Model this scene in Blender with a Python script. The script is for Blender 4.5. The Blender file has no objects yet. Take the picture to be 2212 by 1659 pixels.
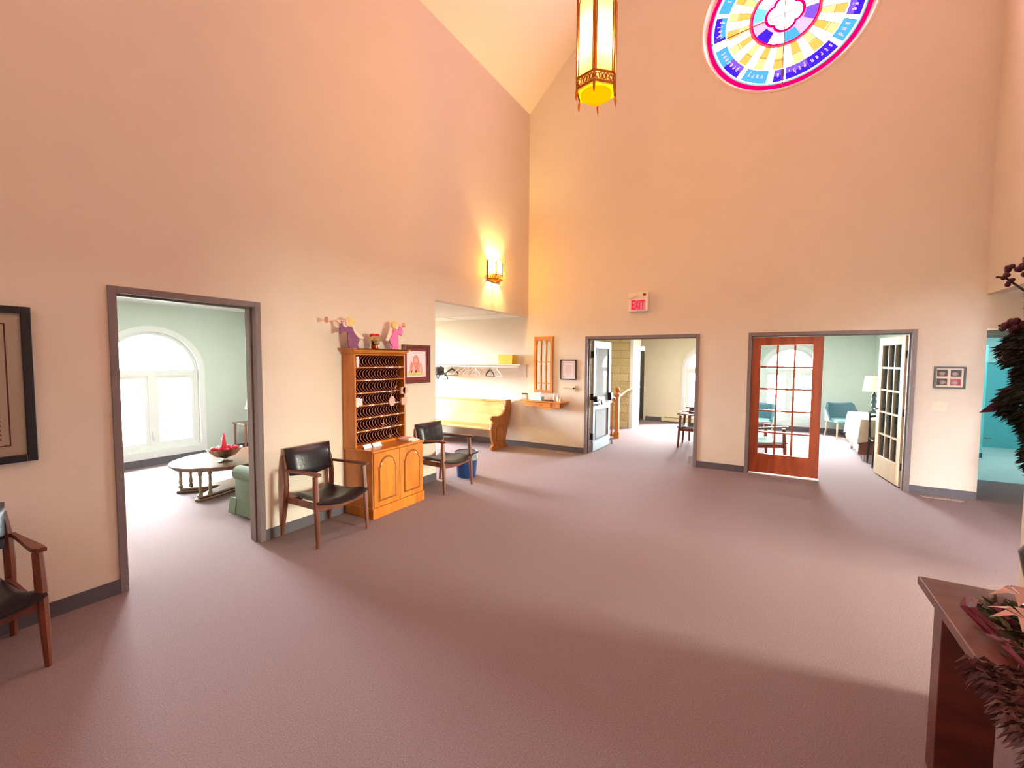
import bpy, bmesh, math, random
from mathutils import Vector, Matrix
random.seed(7)
C = bpy.context.scene.collection
sc = bpy.context.scene
PI = math.pi
R = math.radians

# ------------------------------------------------------------------ camera
def look():
    y, p, r = R(30.0884), R(-3.2101), R(0.3466)
    f = Vector((math.cos(y)*math.cos(p), math.sin(y)*math.cos(p), math.sin(p)))
    s = f.cross(Vector((0, 0, 1))).normalized(); u = s.cross(f)
    s2 = math.cos(r)*s + math.sin(r)*u; u2 = -math.sin(r)*s + math.cos(r)*u
    m = Matrix((( s2.x, u2.x, -f.x, -7.6945), (s2.y, u2.y, -f.y, -4.0968), (s2.z, u2.z, -f.z, 1.749), (0, 0, 0, 1)))
    return m
cam_d = bpy.data.cameras.new('camera'); cam = bpy.data.objects.new('camera', cam_d); C.objects.link(cam)
cam_d.sensor_width = 36; cam_d.lens = 947.0751/2212*36; cam_d.clip_start = 0.05; cam_d.clip_end = 300
cam.matrix_world = look(); sc.camera = cam
# ------------------------------------------------------------------ view and world
sc.view_settings.view_transform = 'Standard'; sc.view_settings.look = 'None'
sc.view_settings.exposure = 0.24; sc.view_settings.gamma = 1.0; sc.view_settings.use_curve_mapping = False
sc.cycles.use_denoising = True
sc.cycles.max_bounces = 10; sc.cycles.diffuse_bounces = 6; sc.cycles.transparent_max_bounces = 16
sc.cycles.sample_clamp_indirect = 6.0; sc.cycles.caustics_reflective = False; sc.cycles.caustics_refractive = False
W = bpy.data.worlds.new('overcast_sky'); sc.world = W; W.use_nodes = True
wn = W.node_tree; bg = wn.nodes['Background']; bg.inputs[0].default_value = (0.90, 0.97, 1.0, 1); bg.inputs[1].default_value = 230.0

def area(name, loc, rot, sx, sy, power, col, portal=False, disk=False, spread=None):
    d = bpy.data.lights.new(name, 'AREA'); d.shape = 'ELLIPSE' if disk else 'RECTANGLE'; d.size = sx; d.size_y = sy
    d.energy = power; d.color = col
    if spread: d.spread = spread
    if portal: d.cycles.is_portal = True
    o = bpy.data.objects.new(name, d); C.objects.link(o); o.location = loc; o.rotation_euler = rot
    return o
def point(name, loc, power, col, rad):
    d = bpy.data.lights.new(name, 'POINT'); d.energy = power; d.color = col; d.shadow_soft_size = rad
    o = bpy.data.objects.new(name, d); C.objects.link(o); o.location = loc
    return o
DAY = (0.93, 0.97, 1.0)
# daylight entering by the windows (sky portals just inside each opening)
area('daylight_portal_lounge', (-4.49, 4.62, 1.2), (R(-90), 0, 0), 1.5, 2.3, 1, DAY, portal=True)
area('daylight_portal_cloakroom', (-1.5, 4.62, 1.2), (R(-90), 0, 0), 1.5, 2.3, 1, DAY, portal=True)
area('daylight_portal_hallway', (5.5, -2.75, 1.2), (0, R(90), 0), 2.3, 1.5, 1, DAY, portal=True)
area('daylight_portal_parlour', (5.5, -4.62, 1.2), (0, R(90), 0), 2.3, 1.5, 1, DAY, portal=True)
area('daylight_portal_entrance', (-3.85, -10.1, 1.15), (R(90), 0, 0), .9, 2.3, 1, DAY, portal=True)
# added pink fill from high behind the camera, for the hall's ambient light
area('rear_hall_fill', (-11.9, -2.8, 5.6), (0, R(-90), 0), 4.2, 4.4, 85, (1.0, 0.76, 0.68))
# unseen fill lights added under the side room ceilings to brighten the rooms
area('lounge_fill_light', (-4.9, 2.3, 2.56), (0, 0, 0), 1.2, .6, 60, (1.0, 0.97, 0.92))
area('hallway_fill_light', (2.6, -2.4, 2.33), (0, 0, 0), 1.2, .6, 55, (1.0, 0.97, 0.92))
area('parlour_fill_light', (2.6, -4.9, 2.33), (0, 0, 0), 1.2, .6, 60, (1.0, 0.97, 0.92))
area('cloakroom_fill_light', (-1.4, 2.4, 2.56), (0, 0, 0), 1.2, .6, 40, (1.0, 0.97, 0.92))
# fluorescent ceiling fitting in the washroom
area('washroom_ceiling_light', (3.0, -7.9, 2.45), (0, 0, 0), 2.4, 1.2, 42, (0.86, 0.98, 1.0))

# ------------------------------------------------------------------ materials
MATS = {}
def s2l(c):
    return tuple(((x/255)/12.92 if x/255 <= .04045 else ((x/255+.055)/1.055)**2.4) for x in c)
def mat(name, rgb, rough=.6, metal=0, noise=0, nscale=8, bump=0, bscale=60, spec=None, stretch=None, emit=None, estr=0, trans=0, coat=0, dark=None):
    if name in MATS: return MATS[name]
    m = bpy.data.materials.new(name); m.use_nodes = True; nt = m.node_tree; b = nt.nodes['Principled BSDF']
    col = s2l(rgb)+(1,)
    b.inputs['Base Color'].default_value = col; b.inputs['Roughness'].default_value = rough; b.inputs['Metallic'].default_value = metal
    if spec is not None: b.inputs['Specular IOR Level'].default_value = spec
    if coat: b.inputs['Coat Weight'].default_value = coat; b.inputs['Coat Roughness'].default_value = .15
    tc = nt.nodes.new('ShaderNodeTexCoord'); mp = nt.nodes.new('ShaderNodeMapping'); nt.links.new(tc.outputs['Object'], mp.inputs[0])
    if stretch: mp.inputs['Scale'].default_value = stretch
    if noise:
        n = nt.nodes.new('ShaderNodeTexNoise'); n.inputs['Scale'].default_value = nscale; n.inputs['Detail'].default_value = 5
        nt.links.new(mp.outputs[0], n.inputs['Vector'])
        r = nt.nodes.new('ShaderNodeValToRGB')
        d = s2l(dark) if dark else tuple(x*(1-noise) for x in col[:3])
        l = col[:3] if dark else tuple(min(1, x*(1+noise)) for x in col[:3])
        r.color_ramp.elements[0].position = .32; r.color_ramp.elements[1].position = .68
        r.color_ramp.elements[0].color = d+(1,); r.color_ramp.elements[1].color = l+(1,)
        nt.links.new(n.outputs[0], r.inputs[0]); nt.links.new(r.outputs[0], b.inputs['Base Color'])
    if bump:
        n2 = nt.nodes.new('ShaderNodeTexNoise'); n2.inputs['Scale'].default_value = bscale; n2.inputs['Detail'].default_value = 3
        nt.links.new(mp.outputs[0], n2.inputs['Vector'])
        bp = nt.nodes.new('ShaderNodeBump'); bp.inputs['Strength'].default_value = bump; bp.inputs['Distance'].default_value = .01
        nt.links.new(n2.outputs[0], bp.inputs['Height']); nt.links.new(bp.outputs[0], b.inputs['Normal'])
    if emit:
        b.inputs['Emission Color'].default_value = s2l(emit)+(1,); b.inputs['Emission Strength'].default_value = estr
    MATS[name] = m
    return m
def wood(name, rgb, rgb2, rough=.4, sc_=(3, 3, 30), coat=0):
    return mat(name, rgb, rough, noise=.2, nscale=2.2, dark=rgb2, stretch=sc_, bump=.05, bscale=5, coat=coat)
PAINT = mat('beige_wall_paint', (222, 209, 194), .85, noise=.015, nscale=3, bump=.12, bscale=160)
CREAM = mat('cream_wall_paint', (232, 222, 198), .85, noise=.015, nscale=3, bump=.1, bscale=160)
GREEN = mat('sage_wall_paint', (214, 224, 215), .85, noise=.015, nscale=3, bump=.1, bscale=160)
WHITEC = mat('white_ceiling_paint', (238, 238, 236), .9, bump=.1, bscale=120)
GABLEC = mat('pale_sloped_ceiling_paint', (250, 238, 224), .9, bump=.1, bscale=120)
CARPET = mat('mauve_grey_carpet', (146, 126, 128), .98, noise=.2, nscale=140, bump=.6, bscale=420, spec=.1)
TILE = mat('pale_green_floor_tile', (190, 205, 200), .35, noise=.06, nscale=4)
TRIMM = mat('grey_mauve_door_frame_paint', (120, 106, 106), .5, noise=.03, nscale=5)
BASEM = mat('dark_grey_baseboard', (84, 76, 84), .55, noise=.03)
WTRIM = mat('white_window_trim', (238, 240, 238), .5)
TEAL = mat('teal_washroom_paint', (92, 178, 184), .6)
TEALL = mat('pale_teal_washroom_paint', (176, 214, 214), .6)
OAK = wood('honey_oak', (208, 130, 42), (178, 98, 24), .32, (4, 4, 1.2), .3)
OAKD = wood('oak_groove', (140, 76, 18), (120, 60, 12), .4)
OAKIN = wood('dark_oak_in_shade', (98, 34, 24), (70, 20, 14), .6)  # dark wood, with the shade inside the pigeonholes put into its colour
PEWW = wood('golden_pew_wood', (214, 160, 96), (190, 128, 66), .3, (12, 1.2, 4), .3)
PEWE = wood('pew_end_wood', (166, 104, 44), (136, 80, 30), .4, (3, 3, 1))
WAL = wood('walnut_frame_wood', (122, 66, 42), (88, 42, 26), .4, (5, 5, 1.2))
CHERRY = wood('cherry_door_wood', (176, 82, 38), (140, 58, 26), .38, (6, 6, .8), .2)
PALEW = wood('pale_door_wood', (240, 222, 190), (228, 204, 166), .4, (6, 6, .8))
DARKW = wood('dark_red_table_wood', (112, 50, 36), (78, 30, 24), .35, (5, 1.2, 5), .2)
BROWNW = wood('brown_coffee_table_wood', (110, 70, 44), (70, 42, 28), .25, (1.5, 6, 6), .3)
VINYL = mat('black_vinyl', (26, 22, 30), .32, bump=.15, bscale=40)
BLACK = mat('black_frame_lacquer', (18, 18, 26), .4)
PAPER = mat('white_paper', (240, 236, 236), .8)
MATB = mat('cream_mat_board', (232, 216, 204), .8)
BRASS = mat('antique_brass', (170, 104, 40), .35, metal=1, noise=.15, nscale=20)
CHROME = mat('polished_chrome', (220, 222, 225), .12, metal=1)
DBRON = mat('dark_bronze_metal', (52, 40, 40), .4, metal=.6)
IVORY = mat('ivory_plastic', (224, 214, 192), .4)
BLUEP = mat('blue_plastic', (18, 62, 118), .35)
DBLUE = mat('dark_blue_plastic', (12, 26, 60), .4)
WPLAS = mat('white_plastic', (238, 238, 240), .35)
BPLAS = mat('black_plastic', (18, 16, 18), .4)

GREENP = mat('evergreen_needles', (52, 62, 40), .7, noise=.35, nscale=20)
BURG = mat('burgundy_silk', (74, 16, 36), .55, noise=.2, nscale=20)

def glassy(name, tint=(1, 1, 1), gloss=.12, rough=.02):
    m = bpy.data.materials.new(name); m.use_nodes = True; nt = m.node_tree
    for n in list(nt.nodes):
        if n.type != 'OUTPUT_MATERIAL': nt.nodes.remove(n)
    out = [n for n in nt.nodes if n.type == 'OUTPUT_MATERIAL'][0]
    t = nt.nodes.new('ShaderNodeBsdfTransparent'); t.inputs[0].default_value = tint+(1,)
    g = nt.nodes.new('ShaderNodeBsdfGlossy'); g.inputs['Roughness'].default_value = rough
    f = nt.nodes.new('ShaderNodeLayerWeight'); f.inputs[0].default_value = gloss
    x = nt.nodes.new('ShaderNodeMixShader'); nt.links.new(f.outputs['Fresnel'], x.inputs[0])
    nt.links.new(t.outputs[0], x.inputs[1]); nt.links.new(g.outputs[0], x.inputs[2]); nt.links.new(x.outputs[0], out.inputs[0])
    MATS[name] = m
    return m
GLASS = glassy('clear_window_glass', (.97, .99, .99), .15)
def glow(name, rgb, strength, trans=None, clear=.25):
    m = bpy.data.materials.new(name); m.use_nodes = True; nt = m.node_tree
    for n in list(nt.nodes):
        if n.type != 'OUTPUT_MATERIAL': nt.nodes.remove(n)
    out = [n for n in nt.nodes if n.type == 'OUTPUT_MATERIAL'][0]
    e = nt.nodes.new('ShaderNodeEmission'); e.inputs[0].default_value = rgb+(1,); e.inputs[1].default_value = strength
    if trans:
        t0 = nt.nodes.new('ShaderNodeBsdfTranslucent'); t0.inputs[0].default_value = trans+(1,)
        t1 = nt.nodes.new('ShaderNodeBsdfTransparent'); t1.inputs[0].default_value = (1, .62, .16, 1)
        t = nt.nodes.new('ShaderNodeMixShader'); t.inputs[0].default_value = clear; nt.links.new(t0.outputs[0], t.inputs[1]); nt.links.new(t1.outputs[0], t.inputs[2])
        a = nt.nodes.new('ShaderNodeAddShader'); nt.links.new(e.outputs[0], a.inputs[0]); nt.links.new(t.outputs[0], a.inputs[1])
        nt.links.new(a.outputs[0], out.inputs[0])
    else:
        nt.links.new(e.outputs[0], out.inputs[0])
    return m

# ------------------------------------------------------------------ mesh helpers
class MB:
    def __init__(s): s.bm = bmesh.new(); s.T = Matrix.Identity(4)
    def v(s, p): return s.bm.verts.new(s.T @ Vector(p))
    def f(s, vs, m=0):
        try: fc = s.bm.faces.new(vs); fc.material_index = m; return fc
        except ValueError: return None
    def box(s, x0, x1, y0, y1, z0, z1, m=0):
        v = [s.v(p) for p in ((x0,y0,z0),(x1,y0,z0),(x1,y1,z0),(x0,y1,z0),(x0,y0,z1),(x1,y0,z1),(x1,y1,z1),(x0,y1,z1))]
        for q in ((3,2,1,0),(4,5,6,7),(0,1,5,4),(1,2,6,5),(2,3,7,6),(3,0,4,7)): s.f([v[i] for i in q], m)
        return s
    def rbox(s, x0, x1, y0, y1, z0, z1, r, m=0, seg=3):
        b = bmesh.new(); bmesh.ops.create_cube(b, size=1)
        for q in b.verts: q.co = Vector((x0+(q.co.x+.5)*(x1-x0), y0+(q.co.y+.5)*(y1-y0), z0+(q.co.z+.5)*(z1-z0)))
        bmesh.ops.bevel(b, geom=list(b.edges), offset=r, segments=seg, profile=.5, affect='EDGES')
        mp = {q: s.v(q.co) for q in b.verts}
        for fc in b.faces: s.f([mp[q] for q in fc.verts], m)
        b.free(); return s
    def prism(s, poly, ax, a0, a1, m=0, m2=None):
        def P(u, w, a): return {'x': (a, u, w), 'y': (u, a, w), 'z': (u, w, a)}[ax]
        A = [s.v(P(u, w, a0)) for u, w in poly]; B = [s.v(P(u, w, a1)) for u, w in poly]
        s.f(A[::-1], m); s.f(B, m if m2 is None else m2)
        n = len(poly)
        for i in range(n): s.f([A[i], A[(i+1) % n], B[(i+1) % n], B[i]], m)
        return s
    def tube(s, pts, r, seg=8, m=0, cap=True):
        pts = [Vector(p) for p in pts]; n = len(pts); rs = r if isinstance(r, (list, tuple)) else [r]*n
        rings = []; tot = (pts[-1]-pts[0]); up = Vector((0, 0, 1))
        if tot.length > 1e-6 and abs(tot.normalized().z) > .75: up = Vector((1, 0, 0)) if abs(tot.x) < abs(tot.y)+1e-6 else Vector((0, 1, 0))
        for i, p in enumerate(pts):
            d = (pts[min(i+1, n-1)]-pts[max(i-1, 0)]).normalized()
            a = d.cross(up)
            if a.length < .05: a = d.cross(Vector((0, 1, 0)))
            a.normalize(); b = d.cross(a)
            rings.append([s.v(p+rs[i]*(math.cos(t)*a+math.sin(t)*b)) for t in [2*PI*k/seg for k in range(seg)]])
        for i in range(n-1):
            for k in range(seg): s.f([rings[i][k], rings[i][(k+1) % seg], rings[i+1][(k+1) % seg], rings[i+1][k]], m)
        if cap: s.f(rings[0][::-1], m); s.f(rings[-1], m)
        return s
    def lathe(s, prof, c=(0, 0, 0), seg=20, m=0, sy=1.0):
        rings = []
        for r, z in prof:
            if r < 1e-5: rings.append([s.v((c[0], c[1], c[2]+z))])
            else: rings.append([s.v((c[0]+r*math.cos(2*PI*k/seg), c[1]+sy*r*math.sin(2*PI*k/seg), c[2]+z)) for k in range(seg)])
        for A, B in zip(rings, rings[1:]):
            for k in range(seg):
                j = (k+1) % seg
                if len(A) == 1 and len(B) == 1: continue
                if len(A) == 1: s.f([A[0], B[j], B[k]], m)
                elif len(B) == 1: s.f([A[k], A[j], B[0]], m)
                else: s.f([A[k], A[j], B[j], B[k]], m)
        if len(rings[0]) > 1: s.f(rings[0][::-1], m)
        if len(rings[-1]) > 1: s.f(rings[-1], m)
        return s
    def ball(s, c, r, m=0, seg=12, sz=1.0):
        return s.lathe([(r*math.sin(PI*k/8), -r*sz*math.cos(PI*k/8)) for k in range(9)], c, seg, m)
    def quad(s, ps, m=0): s.f([s.v(p) for p in ps], m); return s

def obj(name, mb, mats, parent=None, smooth=False, bevel=0, loc=None):
    me = bpy.data.meshes.new(name); bmesh.ops.recalc_face_normals(mb.bm, faces=list(mb.bm.faces)); mb.bm.to_mesh(me); mb.bm.free()
    o = bpy.data.objects.new(name, me); C.objects.link(o)
    for m in (mats if isinstance(mats, (list, tuple)) else [mats]): me.materials.append(m)
    if smooth:
        for p in me.polygons: p.use_smooth = True
        try: me.set_sharp_from_angle(angle=R(38))
        except Exception: pass
    if bevel:
        b = o.modifiers.new('bevel', 'BEVEL'); b.width = bevel; b.segments = 2; b.limit_method = 'ANGLE'
    if parent: o.parent = parent
    if loc: o.location = loc
    return o
def tag(o, label, cat, group=None):
    o['label'] = label; o['category'] = cat
    if group: o['group'] = group
    return o
def thing(name, label, cat, loc=(0, 0, 0), rz=0, group=None):
    o = bpy.data.objects.new(name, None); C.objects.link(o); o.location = loc; o.rotation_euler = (0, 0, rz); o.empty_display_size = .1
    return tag(o, label, cat, group)
def struct(name, mb, mats, **k):
    o = obj(name, mb, mats, **k); o['kind'] = 'structure'; return o
def sroot(name, loc=(0, 0, 0), rz=0):
    o = bpy.data.objects.new(name, None); C.objects.link(o); o.location = loc; o.rotation_euler = (0, 0, rz); o['kind'] = 'structure'; return o
def copy_tree(o, parent=None):
    c = o.copy(); C.objects.link(c)
    if parent: c.parent = parent
    for ch in list(o.children): copy_tree(ch, c)
    return c
def dup(o, label, loc, rz, group=None):
    c = copy_tree(o); c.location = loc; c.rotation_euler = (0, 0, rz); c['label'] = label
    if group: c['group'] = group
    return c
def text_mesh(body, size, depth, m, parent, name, M, bold=0, xs=1.0):
    cu = bpy.data.curves.new('t', 'FONT'); cu.body = body; cu.size = size; cu.extrude = depth; cu.offset = bold
    cu.align_x = 'CENTER'; cu.align_y = 'CENTER'; cu.resolution_u = 3
    t = bpy.data.objects.new('t', cu); C.objects.link(t)
    dg = bpy.context.evaluated_depsgraph_get(); me = bpy.data.meshes.new_from_object(t.evaluated_get(dg))
    bpy.data.objects.remove(t); bpy.data.curves.remove(cu)
    me.transform(M @ Matrix.Diagonal((xs, 1, 1, 1))); me.materials.clear(); me.materials.append(m)
    o = bpy.data.objects.new(name, me); C.objects.link(o); o.parent = parent
    return o
def join_meshes(objs, name):
    """merge lettering meshes (lettering of one sign is one part)"""
    b = bmesh.new()
    for o in objs: b.from_mesh(o.data)
    me = bpy.data.meshes.new(name); b.to_mesh(me); b.free(); me.materials.append(objs[0].data.materials[0])
    n = bpy.data.objects.new(name, me); C.objects.link(n); n.parent = objs[0].parent
    for o in objs: bpy.data.objects.remove(o)
    return n

# wall built of vertical slices; ax: axis normal to the wall, a0..a1 thickness; holes: rect (u0,u1,z0,z1) / arch (u0,u1,z0,zs,'arch') / round (uc,zc,r)
def wall(ax, a0, a1, u0, u1, z0, top, holes=(), mb=None, m=0):
    mb = mb or MB()
    topf = top if callable(top) else (lambda u: top)
    br = {u0, u1}
    for h in holes:
        if len(h) == 3:
            for k in range(49): br.add(h[0]-h[2]*math.cos(PI*k/48))
        elif len(h) == 5:
            uc, r = (h[0]+h[1])/2, (h[1]-h[0])/2
            for k in range(33): br.add(uc-r*math.cos(PI*k/32))
        else: br |= {h[0], h[1]}
    if hasattr(topf, 'breaks'): br |= set(topf.breaks)
    bs = sorted(b for b in br if u0-1e-6 <= b <= u1+1e-6)
    bb = [bs[0]]
    for b in bs[1:]:
        if b-bb[-1] > 1e-5: bb.append(b)
    for a, b in zip(bb, bb[1:]):
        mid = (a+b)/2; segs = []
        for h in holes:
            if len(h) == 3:
                if abs(mid-h[0]) < h[2]:
                    q = lambda u: math.sqrt(max(0, h[2]**2-(u-h[0])**2))
                    segs.append(((h[1]-q(a), h[1]-q(b)), (h[1]+q(a), h[1]+q(b))))
            elif h[0] < mid < h[1]:
                if len(h) == 5:
                    uc, r = (h[0]+h[1])/2, (h[1]-h[0])/2
                    q = lambda u: h[3]+math.sqrt(max(0, r*r-(u-uc)**2))
                    segs.append(((h[2], h[2]), (q(a), q(b))))
                else: segs.append(((h[2], h[2]), (h[3], h[3])))
        segs.sort(key=lambda t: t[0][0]); lo = (z0, z0)
        for s0, s1 in segs+[((topf(a+1e-7), topf(b-1e-7)), None)]:
            if max(s0[0]-lo[0], s0[1]-lo[1]) > 1e-4:
                mb.prism([(a, lo[0]), (b, lo[1]), (b, s0[1]), (a, s0[0])], ax, a0, a1, m)
            lo = s1
    return mb

# ------------------------------------------------------------------ shell
H1 = 2.59
def gtop(y): return 6.45+min(-y, y+8.40)+.2
class GT:
    breaks = (-4.2,)
    def __call__(s, y): return gtop(y)
# main walls
struct('wall_left', wall('y', 0, .15, -12.2, 0, 0, 6.62, [(-6.375, -5.350, -.01, 2.230), (-2.812, 0.01, -.01, H1)]), PAINT)
RC = (-4.16, 6.82); RR = 1.06
b = wall('x', 0, .15, -6.58, 0, 0, GT(), [(-3.115, -1.234, -.01, 2.145), (-5.77, -3.88, -.01, 2.145), (-6.60, -6.455, -.01, 2.145), (RC[0], RC[1], RR+.03)])
wall('x', 0, .15, 0, 4.6, 0, 2.75, mb=b)
wall('x', 0, .15, -10.15, -6.58, 0, 2.75, [(-8.22, -6.455, -.01, 2.145)], mb=b)
struct('wall_far', b, PAINT)
b = wall('y', -6.58, -6.43, -4.92, 0, H1, 8.7)
b.box(-4.78, -4.63, -6.43, -5.2, 0, 10); b.box(-12.2, -4.78, -5.35, -5.2, 0, 10)
struct('wall_right', b, PAINT)
b = wall('x', -12.2, -12.05, -6.58, .15, 0, GT(), [(-4.16, 6.3, 1.35)])
struct('wall_back', b, PAINT)
# roofs
b = MB()
b.prism([(0.15, 6.30), (0.15, 6.55), (-4.2, 10.90), (-4.2, 10.65)], 'x', -12.3, .2)
b.prism([(-4.2, 10.65), (-4.2, 10.90), (-6.8, 8.30), (-6.8, 8.05)], 'x', -12.3, .2)
struct('ceiling', b, GABLEC)
b = MB(); b.box(-7.2, -2.9, .15, 4.6, 2.60, 2.75); b.box(-2.9, 0.0, .15, 4.6, H1, 2.75); struct('ceiling.001', b, WHITEC)
b = MB(); b.box(.15, 5.45, -6.47, .15, 2.36, 2.55); struct('ceiling.002', b, WHITEC)
b = MB(); b.box(-4.9, 0, -10.15, -6.58, H1, 2.75); b.box(.15, 5.3, -9.6, -6.47, 2.5, 2.7); struct('ceiling.003', b, WHITEC)
# suspended ceiling grid line over the cloakroom
b = MB(); b.box(-.75, -.73, .2, 4.4, H1-.006, H1+.001); b.box(-2.8, 0, 1.55, 1.57, H1-.006, H1+.001); struct('trim_2', b, mat('ceiling_grid', (214, 216, 220), .6))
# floor
b = MB()
def sheet(mb, x0, x1, y0, y1, z=0, m=0): mb.box(x0, x1, y0, y1, z-.06, z, m)
sheet(b, -12.2, 0.15, -6.58, 4.62); sheet(b, .15, 5.45, -6.47, .15); sheet(b, -4.9, 0.15, -10.15, -6.58); sheet(b, .15, 1.38, -9.6, -6.47)
sheet(b, -12.2, -7.0, .15, 4.62)
struct('floor', b, CARPET)
b = MB(); sheet(b, 1.38, 5.3, -9.6, -6.47); struct('floor.001', b, TILE)
# lounge (room behind wall_left)
AW = (-5.15, -3.83, .24, 1.50, 'arch')
b = wall('y', 4.45, 4.60, -7.2, -2.9, 0, 2.7, [AW]); b.box(-7.3, -7.15, .15, 4.6, 0, 2.7); b.box(-6.9, -6.41, .151, .16, 0, 2.6)
struct('wall_lounge', b, GREEN)
b = MB(); b.box(-3.0, -2.9, .15, 4.45, 0, 2.62); struct('wall_lounge_side', b, GREEN)
b = wall('y', 4.45, 4.60, -2.9, 0, 0, 2.7, [(-2.16, -.84, .24, 1.5, 'arch')]); b.box(-2.9, -2.82, .15, 4.45, 0, 2.6)
struct('wall_cloakroom', b, CREAM)
# rooms beyond wall_far
b = wall('x', 5.3, 5.45, -3.5, .15, 0, 2.5, [(-3.4, -2.15, .24, 1.5, 'arch'), (-1.02, -.62, -.01, 2.16)])
b.box(.15, 5.45, .0, .15, 0, 2.4)
b.box(.15, .17, -1.19, 0, 0, 2.36); b.box(.15, 5.3, -3.45, -3.44, 0, 2.36)
struct('wall_hallway', b, CREAM)
b = wall('x', 5.3, 5.45, -6.47, -3.5, 0, 2.5, [(-5.2, -4.05, .24, 1.5, 'arch')])
b.box(.15, 5.3, -6.47, -6.27, 0, 2.45); b.box(.15, 5.3, -3.52, -3.452, 0, 2.4)
b.box(.15, .17, -3.83, -3.52, 0, 2.36); b.box(.15, .17, -6.27, -5.83, 0, 2.36)
struct('wall_parlour', b, GREEN)
# washroom
b = MB(); b.box(5.0, 5.15, -9.6, -6.47, 1.75, 2.5, 1); b.box(4.98, 5.15, -9.6, -6.47, 0, 1.75, 0)
b.box(.15, 5.1, -6.50, -6.471, 0, 2.5, 1); b.box(.15, 5.1, -9.6, -9.45, 0, 2.5, 1); b.box(.15, .2, -9.45, -8.2, 0, 2.5, 1)
struct('wall_washroom', b, [TEAL, TEALL])
# side hall with glazed entrance
b = wall('y', -10.15, -10.0, -4.9, 0, 0, 2.7, [(-4.3, -3.4, -.01, 2.3)]); b.box(-4.92, -4.77, -10.0, -6.58, 0, 2.6); b.box(-3.30, -3.20, -10.0, -7.6, 0, H1)  # last box: unseen partition added to keep entrance daylight off the far wall
struct('wall_entrance', b, PAINT)

# baseboards
def bb(mb, ax, a, u0, u1, side, h=.104, t=.012):
    lo, hi = (a-t, a) if side < 0 else (a, a+t)
    if ax == 'y': mb.box(u0, u1, lo, hi, 0, h)
    else: mb.box(lo, hi, u0, u1, 0, h)
b = MB(); bb(b, 'y', 0, -12, -6.41, -1); bb(b, 'y', 0, -5.315, -2.815, -1); struct('baseboard_left', b, BASEM)
b = MB(); bb(b, 'x', 0, -1.198, 4.45, -1); bb(b, 'x', 0, -3.845, -3.151, -1); bb(b, 'x', 0, -6.45, -5.806, -1); struct('baseboard_far', b, BASEM)
b = MB(); bb(b, 'y', 4.45, -7.1, -3.0, -1, .13); bb(b, 'x', -3.0, .2, 4.45, -1); struct('baseboard_lounge', b, BASEM)
b = MB(); bb(b, 'y', -5.2, -12, -4.63, 1); b.box(-4.63, -4.618, -6.43, -5.2, 0, .104); struct('baseboard_right', b, BASEM)
b = MB(); bb(b, 'x', 5.3, -2.5, -1.08, -1, .12); struct('baseboard_hallway', b, BASEM)
b = MB(); bb(b, 'x', 5.3, -6.27, -3.52, -1, .12); bb(b, 'y', -6.27, .2, 5.3, 1, .12); struct('baseboard_parlour', b, BASEM)

# ------------------------------------------------------------------ arched windows
def arch_pts(uc, r, zs, n=24): return [(uc+r*math.cos(PI*k/n), zs+r*math.sin(PI*k/n)) for k in range(n+1)]
def arch_ring(mb, ax, a0, a1, uc, ro, ri, zs, z0, m=0, n=24):
    o, i = arch_pts(uc, ro, zs, n), arch_pts(uc, ri, zs, n)
    for k in range(n): mb.prism([o[k], o[k+1], i[k+1], i[k]], ax, a0, a1, m)
    mb.prism([(uc+ri, z0), (uc+ro, z0), (uc+ro, zs), (uc+ri, zs)], ax, a0, a1, m)
    mb.prism([(uc-ro, z0), (uc-ri, z0), (uc-ri, zs), (uc-ro, zs)], ax, a0, a1, m)
def arch_window(n, ax, face, sgn, uc, r):
    """face: room side plane; sgn: direction from the room to outside"""
    t = sroot('window_%d' % n)
    A = lambda d: sorted((face+sgn*d, face+sgn*(d+.03)))
    b = MB(); lo, hi = sorted((face-sgn*.022, face+sgn*.001))
    arch_ring(b, ax, lo, hi, uc, r+.09, r, 1.5, .24)
    b.prism([(uc-r-.09, .12), (uc+r+.09, .12), (uc+r+.09, .24), (uc-r-.09, .24)], ax, lo, hi)
    obj('window_casing', b, WTRIM, t)
    b = MB(); lo, hi = sorted((face+sgn*.05, face+sgn*.11))
    arch_ring(b, ax, lo, hi, uc, r+.005, r-.05, 1.5, .24)
    P = lambda u0, u1, z0, z1: b.prism([(u0, z0), (u1, z0), (u1, z1), (u0, z1)], ax, lo+.003, hi-.003)
    P(uc-r+.05, uc+r-.05, .24, .31); P(uc-r+.05, uc+r-.05, 1.44, 1.54); P(uc-.05, uc+.05, .31, 1.44)
    obj('window_frame', b, WTRIM, t)
    b = MB(); lo, hi = sorted((face+sgn*.0705, face+sgn*.1195))
    for s in (-1, 1):
        c = uc+s*(r-.05+.05)/2
        w = (r-.1)/2
        for (u0, u1, z0, z1) in ((c-w, c-w+.045, .31, 1.44), (c+w-.045, c+w, .31, 1.44), (c-w+.045, c+w-.045, .31, .36), (c-w+.045, c+w-.045, 1.39, 1.44)):
            b.prism([(u0, z0), (u1, z0), (u1, z1), (u0, z1)], ax, lo, hi)
    obj('window_sash', b, WTRIM, t)
    b = MB(); lo, hi = sorted((face+sgn*.088, face+sgn*.092))
    b.prism([(uc-r+.04, .3), (uc+r-.04, .3)]+arch_pts(uc, r-.04, 1.5), ax, lo, hi)
    obj('window_pane', b, GLASS, t)
    b = MB(); lo, hi = sorted((face+sgn*.02, face+sgn*.05))
    b.prism([(uc-.015, .42), (uc+.015, .42), (uc+.015, .54), (uc-.015, .54)], ax, lo, hi)
    obj('window_handle', b, WTRIM, t)
arch_window(1, 'y', 4.45, 1, -4.49, .66)
arch_window(2, 'x', 5.3, 1, -2.775, .625)
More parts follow.
